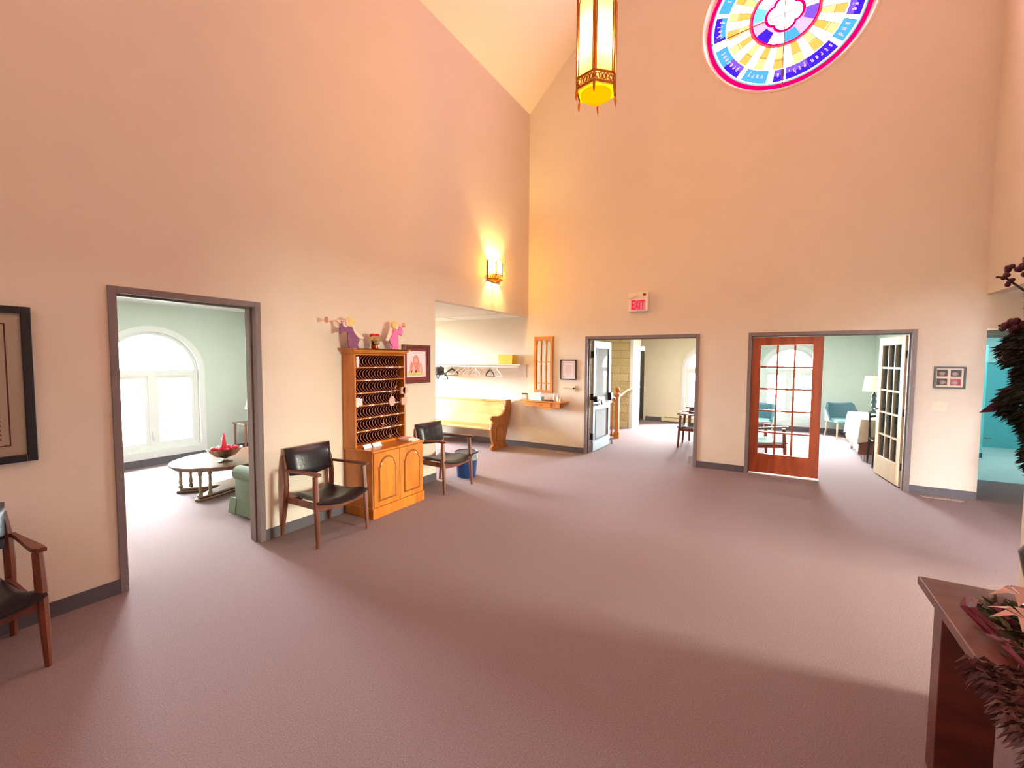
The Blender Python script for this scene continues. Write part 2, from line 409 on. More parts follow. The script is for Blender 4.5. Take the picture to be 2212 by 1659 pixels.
arch_window(3, 'x', 5.3, 1, -4.625, .575)
arch_window(4, 'y', 4.45, 1, -1.5, .66)
t = sroot('window_6')
b = MB()
for k in range(3): b.box(-4.3+k*.45-.02, -4.3+k*.45+.02, -10.1, -10.04, 0, 2.3)
for z in (0.03, 1.0, 2.27): b.box(-4.3, -3.4, -10.1, -10.04, z-.03, z+.03)
obj('window_frame', b, TRIMM, t)
b = MB(); b.box(-4.28, -3.42, -10.072, -10.068, .02, 2.28); obj('window_pane', b, glassy('bronze_tinted_glass', (.96, .93, .82), .15), t)

# ------------------------------------------------------------------ round stained glass window
t = sroot('window_5')
CY, CZ = RC
def rp(r, a): a = R(a); return (CY-r*math.cos(a), CZ+r*math.sin(a))   # a measured as seen from the hall
PINKG = (1.0, .04, .33)
SG = [glow('stained_glass_white', (1, .68, .77), 42), glow('stained_glass_yellow', (3.2, .62, .12), 1.0), glow('stained_glass_pale_yellow', (4.2, .85, .36), 1.0),
      glow('stained_glass_blue', (.07, .02, .95), 1.0), glow('stained_glass_cyan', (.10, .50, .95), 1.0), glow('stained_glass_magenta', (4, 0, .16), 1.0),
      glow('stained_glass_orange', (4, .10, .12), 1.0), glow('stained_glass_aqua', (.25, .80, 1), 1.0), glow('stained_glass_pale_pink', (4, .60, .90), 1.0), glow('stained_glass_violet', (.28, .12, .92), 1.0)]
gb = MB(); LEAD = []
def sector(r0, r1, a0, a1, m, lead=True):
    n = max(1, int(abs(a1-a0)/4)); x = .085
    for k in range(n):
        p = a0+(a1-a0)*k/n; q = a0+(a1-a0)*(k+1)/n
        pts = [rp(r0, p), rp(r1, p), rp(r1, q), rp(r0, q)]
        if r0 < 1e-4: pts = pts[1:]
        gb.quad([(x, u, w) for u, w in pts], m)
sector(.985, 1.045, 0, 360, 5)
sector(.965, .985, 0, 360, 7); sector(.95, .965, 0, 360, 0)
segs = [(164.5, 184.5, 3, 4), (184.5, 187, 3, 3), (187, 195.5, 0, 0), (195.5, 213, 4, 4), (213, 230, 3, 9), (230, 234.5, 0, 0), (234.5, 257, 4, 4), (257, 262.5, 0, 0), (262.5, 269, 3, 9), (269, 271, 3, 3),
        (271, 272.5, 0, 0), (272.5, 291, 3, 9), (291, 313.8, 3, 3), (313.8, 318, 0, 0), (318, 335, 4, 4), (335, 338.7, 0, 0), (338.7, 356, 3, 9), (356, 372, 4, 4), (12, 17, 0, 0), (17, 38, 3, 9), (38, 42, 0, 0),
        (42, 58, 4, 4), (58, 62, 0, 0), (62, 88, 3, 9), (88, 92, 0, 0), (92, 108, 4, 4), (108, 112, 0, 0), (112, 136, 3, 9), (136, 160.5, 4, 4), (160.5, 164.5, 0, 0)]
for a0, a1, m, m2 in segs:
    sector(.86, .95, a0, a1, m); sector(.78, .86, a0, a1, m2)
sector(.765, .78, 0, 360, 0)
k = 0
for i in range(36):
    a = i*10
    big = i % 2 == 0
    m1, m2 = ((1, 2) if big else (0, 0))
    sector(.62, .765, a, a+10, m1 if i % 4 else 2); sector(.46, .62, a, a+10, m2 if i % 4 else 1)
sector(.43, .46, 0, 360, 6); sector(.41, .43, 0, 360, 5)
for i in range(12): sector(.26, .41, i*30, i*30+30, (0, 4, 8, 9, 0, 7, 8, 3, 0, 4, 8, 9)[i])
# quatrefoil of eight lobes
N = 96
qr = lambda a: .165+.055*abs(math.cos(2*a))**.7
for i in range(N):
    a, c = 2*PI*i/N, 2*PI*(i+1)/N
    P = lambda r, t_: (.085, CY-r*math.cos(t_), CZ+r*math.sin(t_))
    gb.quad([P(qr(a)+.038, a), P(.26, a), P(.26, c), P(qr(c)+.038, c)], 8)
    gb.quad([P(qr(a), a), P(qr(a)+.038, a), P(qr(c)+.038, c), P(qr(c), c)], 5)
    gb.f([gb.v(P(0, 0)), gb.v(P(qr(a), a)), gb.v(P(qr(c), c))], 0)
obj('stained_glass', gb, SG, t)
lb = MB(); x0, x1 = .078, .084
def leadline(p, q, w=.005):
    p = Vector((0, p[0], p[1])); q = Vector((0, q[0], q[1])); d = (q-p).normalized(); n = Vector((0, -d.z, d.y))*w
    lb.prism([((p+n).y, (p+n).z), ((q+n).y, (q+n).z), ((q-n).y, (q-n).z), ((p-n).y, (p-n).z)], 'x', x0, x1)
for i in range(36): leadline(rp(.46, i*10), rp(.765, i*10), .0022)
for i in range(36): leadline(rp(.61+.02*(i % 3), i*10), rp(.61+.02*(i % 3), i*10+10), .0018)
for a0, a1, m, m2 in segs: leadline(rp(.78, a0), rp(.95, a0), .0025)
for i in range(72): leadline(rp(.965, i*5), rp(.965, i*5+5), .002); leadline(rp(.985, i*5), rp(.985, i*5+5), .003); leadline(rp(.78, i*5), rp(.78, i*5+5), .002)
obj('lead_cames', lb, mat('lead_came', (150, 130, 90), .5), t)
# saddle bars crossing the window
lb = MB(); lb.box(.04, .07, CY-.006, CY+.006, CZ-1.05, CZ+1.05); leadline(rp(1.0, 187), rp(1.0, 7), .006)
obj('saddle_bar', lb, mat('saddle_bar_metal', (120, 96, 70), .5), t)
LET = glow('stained_glass_lettering', (1, .62, .80), 1.1)
ls = []
def ring_word(word, a_mid, step):
    n = len(word)
    for i, ch in enumerate(word):
        a = a_mid-(i-(n-1)/2)*step
        rr = .865; y, z = rp(rr, a)
        # glyph up vector points outwards, seen from -x
        up = Vector((0, -math.cos(R(a)), math.sin(R(a)))); fw = Vector((-1, 0, 0)); rt = up.cross(fw)
        M = Matrix(((rt.x, up.x, fw.x, .078), (rt.y, up.y, fw.y, y), (rt.z, up.z, fw.z, z), (0, 0, 0, 1)))
        ls.append(text_mesh(ch, .105, .002, LET, t, 'l', M, bold=.002, xs=.62))
for w_, a_, s_ in (('help', 175, 4.3), ('present', 213, 4.0), ('very', 245.5, 4.2), ('a', 266, 4), ('gth,', 282, 4.3), ('stren', 303, 4.2), ('and', 326.5, 4.6), ('refuge', 354, 4.3), ('our', 28, 4.6), ('is', 50, 4.6), ('God', 75, 5.5), ('in', 100, 4.6), ('trouble', 136, 4.4)):
    ring_word(w_, a_, s_)
o = join_meshes(ls, 'lettering')
# moulded plaster ring round the opening
b = MB(); n = 64
prof = [(1.045, .09), (1.09, .0), (1.10, -.012), (1.125, -.014), (1.14, 0.0)]
rings = []
for i in range(n):
    a = 2*PI*i/n; rings.append([b.v((x, CY-r*math.cos(a), CZ+r*math.sin(a))) for r, x in prof])
for i in range(n):
    for k in range(len(prof)-1): b.f([rings[i][k], rings[(i+1) % n][k], rings[(i+1) % n][k+1], rings[i][k+1]])
obj('window_casing', b, mat('plaster_ring', (226, 208, 196), .7), t, smooth=True)
b = MB(); b.box(.12, .14, CY-1.2, CY+1.2, CZ-1.2, CZ+1.2); obj('window_shutter', b, WTRIM, t)
# unseen gable window added behind the viewer as a source for the fill
t = sroot('window_7'); b = MB()
for i in range(48):
    a, c = 2*PI*i/48, 2*PI*(i+1)/48
    b.prism([(-4.16+1.38*math.cos(a), 6.3+1.38*math.sin(a)), (-4.16+1.38*math.cos(c), 6.3+1.38*math.sin(c)), (-4.16+1.3*math.cos(c), 6.3+1.3*math.sin(c)), (-4.16+1.3*math.cos(a), 6.3+1.3*math.sin(a))], 'x', -12.15, -12.03)
obj('window_frame', b, WTRIM, t)
b = MB(); b.lathe([(1.32, 0)], (0, 0, 0), 48); b.T = Matrix.Identity(4)
b = MB(); b.prism([(-4.16+1.34*math.cos(2*PI*i/48), 6.3+1.34*math.sin(2*PI*i/48)) for i in range(48)], 'x', -12.12, -12.11)
obj('window_pane', b, glow('rose_fill_pane', (1, .6, .5), 2.0), t)

# ------------------------------------------------------------------ door frames and leaves
def frame(mb, ax, u0, u1, z1, a0, a1, w=.05, sw=.025):
    """hollow metal frame: face flanges over both wall faces plus stop"""
    lo, hi = a0-.014, a1+.014
    for (x0, x1, q0, q1) in ((u0, u0+w, 0, z1), (u1-w, u1, 0, z1), (u0+w, u1-w, z1-w, z1)):
        mb.prism([(x0, q0), (x1, q0), (x1, q1), (x0, q1)], ax, lo, hi)
    m0 = (a0+a1)/2+.0; 
    for (x0, x1, q0, q1) in ((u0+w, u0+w+.016, 0, z1-w), (u1-w-.016, u1-w, 0, z1-w), (u0+w+.016, u1-w-.016, z1-w-.016, z1-w)):
        mb.prism([(x0, q0), (x1, q0), (x1, q1), (x0, q1)], ax, m0-.02, m0+.025)
t = sroot('door_1'); b = MB(); frame(b, 'y', -6.410, -5.315, 2.263, 0, .15); obj('door_frame', b, TRIMM, t, bevel=.003)
b = MB(); b.box(-6.385, -6.345, .18, 1.05, .01, 2.2); lf = obj('door_leaf', b, PALEW, t, bevel=.002)
b = MB(); b.T = Matrix.Translation((-6.345, .98, 1.03)) @ Matrix.Rotation(R(90), 4, 'Y'); b.lathe([(.028, 0), (.03, .008), (.012, .012), (.012, .04), (.024, .05), (.028, .065), (.02, .078), (0, .082)], seg=16)
obj('door_knob', b, BRASS, lf, smooth=True)

# door 2: hallway pair of white leaves, left one folded back
t = sroot('door_2'); b = MB(); frame(b, 'x', -3.151, -1.198, 2.18, 0, .15); obj('door_frame', b, TRIMM, t, bevel=.003)
GREYD = mat('white_grey_door_paint', (164, 174, 184), .45); PANEG = mat('dark_bead', (96, 96, 104), .5)
SHEENG = glassy('door_glass_with_sheen', (.93, .96, .97), .2)
nt = SHEENG.node_tree; mo = [n for n in nt.nodes if n.type == 'OUTPUT_MATERIAL'][0]; mx0 = mo.inputs[0].links[0].from_node
df = nt.nodes.new('ShaderNodeBsdfDiffuse'); df.inputs[0].default_value = (.86, .92, .97, 1); mx = nt.nodes.new('ShaderNodeMixShader'); mx.inputs[0].default_value = .5  # pale diffuse mixed in stands for the window's reflection in the panes
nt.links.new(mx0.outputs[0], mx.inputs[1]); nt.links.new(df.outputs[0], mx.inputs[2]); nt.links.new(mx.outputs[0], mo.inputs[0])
def panel_leaf(root, hinge, ang, name='door_leaf'):
    """leaf in local coords: x along the leaf 0..0.92, y thickness, z up"""
    M = Matrix.Translation(hinge) @ Matrix.Rotation(ang, 4, 'Z')
    b = MB(); b.T = M
    w = .92
    b.box(0, .11, -.022, .022, .01, 2.11); b.box(w-.11, w, -.022, .022, .01, 2.11)
    for z0, z1 in ((.01, .22), (.80, 1.02), (1.98, 2.11)): b.box(.11, w-.11, -.022, .022, z0, z1)
    lf = obj(name, b, GREYD, root, bevel=.002)
    b = MB(); b.T = M
    for z0, z1 in ((.22, .80), (1.02, 1.98)):
        b.box(.11, .125, -.027, .027, z0, z1); b.box(w-.125, w-.11, -.027, .027, z0, z1); b.box(.125, w-.125, -.027, .027, z0, z0+.015); b.box(.125, w-.125, -.027, .027, z1-.015, z1)
    obj('glazing_bead', b, PANEG, lf)
    b = MB(); b.T = M; b.box(.12, w-.12, -.003, .003, .23, .79); b.box(.12, w-.12, -.003, .003, 1.03, 1.97); obj('door_pane', b, SHEENG, lf)
    b = MB(); b.T = M; b.box(.0, w, -.030, -.022, .02, .19); obj('kick_plate', b, CHROME if False else mat('brushed_kick_plate', (190, 205, 210), .4, metal=.3), lf)
    b = MB(); b.T = M
    for z in (.3, 1.05, 1.85): b.box(-.02, .012, -.03, .03, z-.06, z+.06)
    obj('hinge', b, DBRON, lf)
    b = MB(); b.T = M
    b.rbox(.02, .13, -.085, -.022, .95, 1.06, .01); b.rbox(w-.14, w-.02, -.085, -.022, .93, 1.09, .01)
    b.tube([(.10, -.07, 1.0), (.2, -.10, .99), (.24, -.10, .90)], .014, 8); b.tube([(w-.05, -.07, 1.0), (w+.04, -.1, .97), (w+.06, -.1, .90)], .014, 8)
    obj('panic_bar', b, DBRON, lf, smooth=True)
    b = MB(); b.T = M; b.box(.10, w-.05, -.075, -.045, .885, .915); obj('push_bar', b, CHROME, lf)
    b = MB(); b.T = M; b.tube([(w-.02, -.03, .12), (w+.05, -.05, .09), (w+.07, -.05, .0)], .008, 6); obj('door_stop', b, BPLAS, lf)
    return lf
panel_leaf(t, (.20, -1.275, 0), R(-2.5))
b = MB(); M = Matrix.Translation((.17, -3.09, 0)) @ Matrix.Rotation(R(4), 4, 'Z'); b.T = M; b.box(.0, .92, -.022, .022, .01, 2.11)
lf = obj('door_leaf', b, GREYD, t, bevel=.002)
b = MB(); b.T = M; b.tube([(.05, .03, .13), (.05, .07, .12), (.05, .08, .0)], .014, 8); obj('door_stop', b, CHROME, lf)
# door 3: french doors
t = sroot('door_3'); b = MB(); frame(b, 'x', -5.805, -3.845, 2.18, 0, .15); obj('door_frame', b, TRIMM, t, bevel=.003)
def french(root, M, mw, dark):
    b = MB(); b.T = M; w, h = .905, 2.09
    sl, sr, tp, bt = .12, .125, .12, .30
    b.box(0, sl, -.02, .02, 0, h); b.box(w-sr, w, -.02, .02, 0, h); b.box(sl, w-sr, -.02, .02, 0, bt); b.box(sl, w-sr, -.02, .02, h-tp, h)
    lf = obj('door_leaf', b, mw, root, bevel=.004)
    b = MB(); b.T = M
    for i in (1, 2):
        u = sl+(w-sl-sr)*i/3; b.box(u-.013, u+.013, -.014, .014, bt, h-tp)
    for j in (1, 2, 3, 4):
        z = bt+(h-tp-bt)*j/5; b.box(sl, w-sr, -.0139, .0139, z-.013, z+.013)
    obj('muntin', b, mw, lf)
    b = MB(); b.T = M; b.box(sl, w-sr, -.003, .003, bt, h-tp); obj('door_pane', b, GLASS, lf)
    return lf
l1 = french(t, Matrix.Translation((.075, -3.900, .02)) @ Matrix.Rotation(R(-90), 4, 'Z'), CHERRY, 0)
l2 = french(t, Matrix.Translation((.17, -5.745, .02)) @ Matrix.Rotation(R(7.5), 4, 'Z'), PALEW, 0)
b = MB(); b.T = Matrix.Translation((.17, -5.745, .02)) @ Matrix.Rotation(R(7.5), 4, 'Z')
b.tube([(.83, .02, 1.0), (.83, .07, 1.0), (.74, .08, 1.0)], .011, 8); b.tube([(.83, -.02, 1.0), (.83, -.07, 1.0), (.74, -.08, 1.0)], .011, 8)
obj('lever_handle', b, DBRON, l2, smooth=True)
b = MB()
for z in (.3, 1.05, 1.85): b.box(.14, .18, -5.765, -5.735, z-.05, z+.05)
obj('hinge', b, DBRON, l2)
b = MB(); b.box(.02, .13, -4.81, -3.90, 0.0, .012); obj('threshold', b, mat('pale_threshold', (226, 222, 214), .5), t)
# washroom doorway frame
t = sroot('door_4'); b = MB()
b.box(-.01, .16, -8.25, -6.455, 2.06, 2.14); b.box(-.01, .16, -8.25, -8.2, 0, 2.06)
obj('door_frame', b, mat('dark_green_grey_frame', (84, 100, 98), .5), t)
b = MB(); b.box(-.015, .0, -8.25, -6.46, 2.145, 2.17); obj('head_strip', b, mat('white_head_strip', (244, 246, 244), .4), t)
# grey service door recess in the hallway
t = sroot('door_5'); b = MB()
b.box(5.45, 6.1, -1.12, -1.02, 0, 2.36); b.box(5.45, 6.1, -.62, -.52, 0, 2.36); b.box(5.455, 6.1, -1.1, -.5, 2.16, 2.3)
obj('door_recess', b, CREAM, t)
b = MB(); b.box(5.75, 5.79, -1.02, -.62, 0, 2.05); obj('door_leaf', b, mat('grey_service_door', (120, 118, 116), .5), t)
b = MB(); b.box(5.3, 6.2, -1.2, -.4, -.06, 0); struct('floor.002', b, CARPET)
# stone clad pier
b = MB()
STONE = bpy.data.materials.new('split_face_limestone'); STONE.use_nodes = True; nt = STONE.node_tree; pb = nt.nodes['Principled BSDF']
tc = nt.nodes.new('ShaderNodeTexCoord'); sp = nt.nodes.new('ShaderNodeSeparateXYZ'); cb = nt.nodes.new('ShaderNodeCombineXYZ'); br = nt.nodes.new('ShaderNodeTexBrick')
nt.links.new(tc.outputs['Object'], sp.inputs[0]); nt.links.new(sp.outputs[1], cb.inputs[0]); nt.links.new(sp.outputs[2], cb.inputs[1]); nt.links.new(cb.outputs[0], br.inputs['Vector'])
br.inputs['Scale'].default_value = 1; br.inputs['Brick Width'].default_value = .42; br.inputs['Row Height'].default_value = .2; br.inputs['Mortar Size'].default_value = .006
br.inputs['Color1'].default_value = s2l((206, 190, 142))+(1,); br.inputs['Color2'].default_value = s2l((190, 172, 122))+(1,); br.inputs['Mortar'].default_value = s2l((150, 134, 96))+(1,)
nt.links.new(br.outputs[0], pb.inputs['Base Color']); pb.inputs['Roughness'].default_value = .9
nn = nt.nodes.new('ShaderNodeTexNoise'); nn.inputs['Scale'].default_value = 22; bp = nt.nodes.new('ShaderNodeBump'); bp.inputs['Strength'].default_value = .7; bp.inputs['Distance'].default_value = .03
nt.links.new(tc.outputs['Object'], nn.inputs['Vector']); nt.links.new(nn.outputs[0], bp.inputs['Height']); nt.links.new(bp.outputs[0], pb.inputs['Normal'])
b.box(3.5, 3.8, -1.09, 0, 0, 2.36); struct('wall_stone_pier', b, STONE)
b = MB(); b.box(3.5, 4.2, -1.17, -1.09, 0, 2.36); struct('trim_3', b, WTRIM)

# ================================================================== THINGS
# ------------------------------------------------------------------ pendant lantern
LX, LY = -3.40, -2.55
t = thing('pendant_lantern', 'tall six-sided church lantern of yellow glass hanging on a rod from the sloped ceiling', 'lamp', (LX, LY, 0))
AMBER = glow('amber_lantern_glass', (1.3, .66, .12), .42, (.20, .145, .04), .25)
AMBERB = glow('amber_lantern_bottom_glass', (1.3, .55, .0), .40, (.40, .28, .01))
Rr = .205
hexp = lambda r, a0=14: [(r*math.cos(R(a0+60*k)), r*math.sin(R(a0+60*k))) for k in range(6)]
hp = hexp(Rr)
for k in range(6):
    (xa, ya), (xb, yb) = hp[k], hp[(k+1) % 6]
    P = lambda s_, z: (xa+(xb-xa)*s_, ya+(yb-ya)*s_, z)
    b = MB(); n = 10; e = .10
    arc = [(e+(1-2*e)*(1-math.cos(PI*i/n))/2, 5.13+.13*math.sin(PI*i/n)) for i in range(n+1)]
    vs = [b.v(P(e, 4.50)), b.v(P(1-e, 4.50))]+[b.v(P(s_, z)) for s_, z in reversed(arc)]
    b.f(vs); obj('glass_panel', b, AMBER, t)
b = MB()
for k in range(6):
    (xa, ya), (xb, yb) = hp[k], hp[(k+1) % 6]
    b.tube([(xa, ya, 4.36), (xa, ya, 5.28)], .011, 6)
    b.tube([(xa, ya, 4.36), (xa*1.03, ya*1.03, 4.33), (xa*1.02, ya*1.02, 4.28)], [.014, .012, .003], 6)
    for z in (4.395, 4.49): b.tube([(xa, ya, z), (xb, yb, z)], .011, 6)
    P = lambda s_, z: Vector((xa+(xb-xa)*s_, ya+(yb-ya)*s_, z))
    for i in range(3):
        c = (i+.5)/3
        b.tube([P(c-.15, 4.41), P(c, 4.475), P(c+.15, 4.41)], .005, 5); b.tube([P(c-.15, 4.475), P(c, 4.41), P(c+.15, 4.475)], .005, 5)
        b.tube([P(c, 4.44)+.026*Vector(((xb-xa)/.205*math.cos(q), (yb-ya)/.205*math.cos(q), math.sin(q))) for q in [2*PI*j/10 for j in range(11)]], .004, 4)
    n = 10; e = .10
    b.tube([P(e, 4.5)]+[P(e+(1-2*e)*(1-math.cos(PI*i/n))/2, 5.13+.13*math.sin(PI*i/n)) for i in range(n+1)]+[P(1-e, 4.5)], .006, 5)
    # crown rising to the rod
    b.tube([(xa, ya, 5.27), (xa*.8, ya*.8, 5.36), (xa*.3, ya*.3, 5.44), (0, 0, 5.52)], .01, 6)
obj('metal_frame', b, BRASS, t, smooth=True)
b = MB(); b.prism(hexp(.19), 'z', 4.372, 4.378)
b.lathe([(.155, 4.37), (.15, 4.345), (.125, 4.335), (.12, 4.325), (.095, 4.315), (.09, 4.305), (.06, 4.297), (.03, 4.29), (0, 4.288)], seg=18)
obj('bottom_dish', b, AMBERB, t, smooth=False)
b = MB(); b.tube([(0, 0, 5.5), (0, 0, 9.0)], .012, 8); b.lathe([(.07, 8.88), (.07, 8.93), (.03, 9.0)], seg=14); obj('hanging_rod', b, BRASS, t)
point('lantern_bulb', (LX, LY, 4.84), 230, (1, .75, .40), .05)

# ------------------------------------------------------------------ wall sconce
SX = -1.30
t = thing('wall_sconce', 'small lit brass sconce with arched yellow glass on the side wall near the corner', 'lamp', (SX, 0, 0))
hx = [(-.17, -.005), (-.10, -.13), (.10, -.13), (.17, -.005)]
for k in range(3):
    (xa, ya), (xb, yb) = hx[k], hx[k+1]; e = .08; n = 8
    b = MB(); P = lambda s_, z: (xa+(xb-xa)*s_, ya+(yb-ya)*s_, z)
    b.f([b.v(P(e, 3.185)), b.v(P(1-e, 3.185))]+[b.v(P(e+(1-2*e)*(1+math.cos(PI*i/n))/2, 3.37+.06*math.sin(PI*i/n))) for i in range(n+1)])
    obj('glass_panel', b, glow('amber_sconce_glass', (1, .72, .2), 2.0, (1, .85, .28), .35) if k == 0 else bpy.data.materials['amber_sconce_glass'], t)
b = MB()
for k in range(4): b.tube([(hx[k][0], hx[k][1], 3.10), (hx[k][0], hx[k][1], 3.38)], .008, 6)
for k in range(3):
    (xa, ya), (xb, yb) = hx[k], hx[k+1]; P = lambda s_, z: Vector((xa+(xb-xa)*s_, ya+(yb-ya)*s_, z))
    for z in (3.10, 3.18): b.tube([P(0, z), P(1, z)], .009, 6)
    for i in range(2):
        c = .27+.46*i; b.tube([P(c-.2, 3.11), P(c, 3.17), P(c+.2, 3.11)], .005, 5); b.tube([P(c-.2, 3.17), P(c, 3.11), P(c+.2, 3.17)], .005, 5)
    n = 8; e = .06
    b.tube([P(e, 3.18)]+[P(e+(1-2*e)*(1-math.cos(PI*i/n))/2, 3.375+.065*math.sin(PI*i/n)) for i in range(n+1)]+[P(1-e, 3.18)], .006, 5)
b.tube([(0, -.13, 3.10), (0, -.06, 3.06), (0, -.005, 3.08)], .007, 6)
obj('metal_frame', b, BRASS, t, smooth=True)
b = MB(); b.box(-.16, .16, -.012, -.001, 3.08, 3.40); obj('back_plate', b, BRASS, t)
point('sconce_bulb', (SX, -.065, 3.28), 170, (1, .70, .20), .045)

# ------------------------------------------------------------------ exit sign
t = thing('exit_sign', 'white box exit sign with lit red letters above the hallway doors', 'sign', (0, -2.165, 0))
b = MB(); b.rbox(-.085, -.001, -.165, .165, 2.585, 2.905, .008)
obj('sign_housing', b, mat('off_white_sign_housing', (240, 226, 214), .5), t, bevel=0)
RED = glow('red_exit_letters', (1, .012, .03), 1.6)
M = Matrix(((0, 0, -1, -.088), (-1, 0, 0, .0), (0, 1, 0, 2.685), (0, 0, 0, 1)))
text_mesh('EXIT', .215, .002, RED, t, 'lettering', M, bold=.006, xs=.50)
b = MB(); b.box(-.0865, -.084, -.12, .12, 2.60, 2.77); obj('sign_panel', b, glow('faint_pink_sign_panel', (1, .30, .30), .55), t)
b = MB(); b.lathe([(.012, -.005), (.028, -.004), (.030, .006), (.020, .010), (.0, .008)], seg=16); 
for v in b.bm.verts: v.co = Vector((-.086-v.co.z, -.105+v.co.x, 2.862+v.co.y*.8))
obj('test_lamp', b, mat('brown_sensor_ring', (110, 60, 40), .4), t)
b = MB(); b.rbox(-.12, -.085, .115, .15, 2.79, 2.82, .006); b.tube([(-.09, .13, 2.805), (-.11, .05, 2.83), (-.10, .0, 2.85)], .006, 6); obj('bracket', b, IVORY, t)

# ------------------------------------------------------------------ pictures on the walls
def frame_ring(b, ax, u0, u1, z0, z1, w, lo, hi, m=0):
    for q in ((u0, u0+w, z0, z1), (u1-w, u1, z0, z1), (u0+w, u1-w, z0, z0+w), (u0+w, u1-w, z1-w, z1)):
        b.prism([(q[0], q[2]), (q[1], q[2]), (q[1], q[3]), (q[0], q[3])], ax, lo, hi, m)
t = thing('framed_scripture', 'large black framed lettered print on cream mat left of the lounge doorway', 'picture', (0, 0, 0))
b = MB(); frame_ring(b, 'y', -7.85, -6.80, 1.08, 2.062, .045, -.035, -.002); obj('frame', b, BLACK, t, bevel=.004)
b = MB(); b.box(-7.81, -6.84, -.014, -.002, 1.12, 2.02); obj('mat_board', b, MATB, t)
b = MB(); frame_ring(b, 'y', -7.73, -6.911, 1.187, 1.954, .006, -.0165, -.014)
obj('border_line', b, mat('plum_border_ink', (112, 50, 64), .7), t)
b = MB(); random.seed(3)
for i in range(24):
    z = 1.90-i*.029; x = -6.95
    while x > -7.68:
        w = random.uniform(.008, .022); b.box(x-w, x, -.0155, -.0141, z-.008, z+random.choice((.004, .008, .008))); x -= w+.006
obj('calligraphy', b, mat('faded_red_ink', (186, 120, 104), .7), t)
b = MB(); b.box(-7.81, -6.84, -.020, -.0185, 1.12, 2.02); obj('picture_glass', b, GLASS, t)

t = thing('framed_church_print', 'burgundy framed watercolour of a pink building beside the pigeonhole cabinet', 'picture', (0, 0, 0))
MAH = mat('burgundy_frame', (96, 34, 32), .4)
b = MB(); frame_ring(b, 'y', -3.49, -2.955, 1.42, 1.935, .045, -.032, -.002); frame_ring(b, 'y', -3.475, -2.97, 1.435, 1.92, .016, -.04, -.032); obj('frame', b, MAH, t, bevel=.004)
b = MB(); frame_ring(b, 'y', -3.45, -2.99, 1.46, 1.895, .045, -.016, -.002); obj('mat_board', b, mat('burgundy_mat', (124, 48, 46), .8), t)
b = MB(); b.box(-3.41, -3.035, -.012, -.002, 1.50, 1.855); obj('print_sheet', b, mat('pale_grey_print_sheet', (226, 218, 226), .8), t)
b = MB(); PK = mat('pink_watercolour', (214, 140, 132), .85, noise=.15, nscale=40); PK2 = mat('pale_pink_watercolour', (232, 186, 178), .85); GY = mat('yellow_green_watercolour', (206, 196, 140), .85, noise=.1, nscale=30); DK = mat('dark_watercolour', (96, 40, 44), .85)
L = lambda pts, y, m: b.prism(pts, 'y', y-.001, y, m)
L([(-3.39, 1.52), (-3.06, 1.52), (-3.06, 1.56), (-3.2, 1.575), (-3.39, 1.565)], -.0125, 2)
L([(-3.35, 1.57), (-3.34, 1.66), (-3.32, 1.72), (-3.30, 1.68), (-3.28, 1.74), (-3.17, 1.74), (-3.15, 1.66), (-3.13, 1.71), (-3.10, 1.60), (-3.10, 1.565)], -.0135, 0)
L([(-3.28, 1.72), (-3.285, 1.765), (-3.255, 1.79), (-3.23, 1.80), (-3.20, 1.785), (-3.18, 1.765), (-3.185, 1.72)], -.0145, 0)
L([(-3.265, 1.70), (-3.265, 1.745), (-3.24, 1.76), (-3.24, 1.70)], -.0155, 1); L([(-3.225, 1.70), (-3.225, 1.76), (-3.20, 1.745), (-3.20, 1.70)], -.0155, 1)
L([(-3.30, 1.57), (-3.30, 1.64), (-3.28, 1.67), (-3.26, 1.63), (-3.26, 1.57)], -.0155, 1); L([(-3.245, 1.565), (-3.245, 1.595), (-3.22, 1.60), (-3.22, 1.565)], -.0165, 3)
L([(-3.16, 1.57), (-3.16, 1.64), (-3.13, 1.66), (-3.12, 1.57)], -.0155, 1); L([(-3.32, 1.565), (-3.32, 1.595), (-3.31, 1.595), (-3.31, 1.565)], -.0165, 3)
obj('painting', b, [PK, PK2, GY, DK], t)

t = thing('framed_certificate', 'small black framed white notice right of the mirror', 'picture', (0, 0, 0))
b = MB(); frame_ring(b, 'x', -1.033, -.705, 1.372, 1.748, .02, -.025, -.002); obj('frame', b, BLACK, t)
b = MB(); b.box(-.01, -.002, -1.015, -.72, 1.39, 1.73); obj('notice_sheet', b, mat('pale_lilac_paper', (234, 222, 228), .8), t)
b = MB(); frame_ring(b, 'x', -.985, -.75, 1.425, 1.695, .004, -.0115, -.010); random.seed(5)
for i in range(11):
    z = 1.655-i*.019; w = (.03, .06, .05)[i] if i < 3 else random.uniform(.045, .07); b.box(-.0115, -.010, -.87-w, -.87+w, z-.003, z+.002)
obj('printed_lines', b, mat('grey_violet_ink', (176, 158, 170), .8), t)

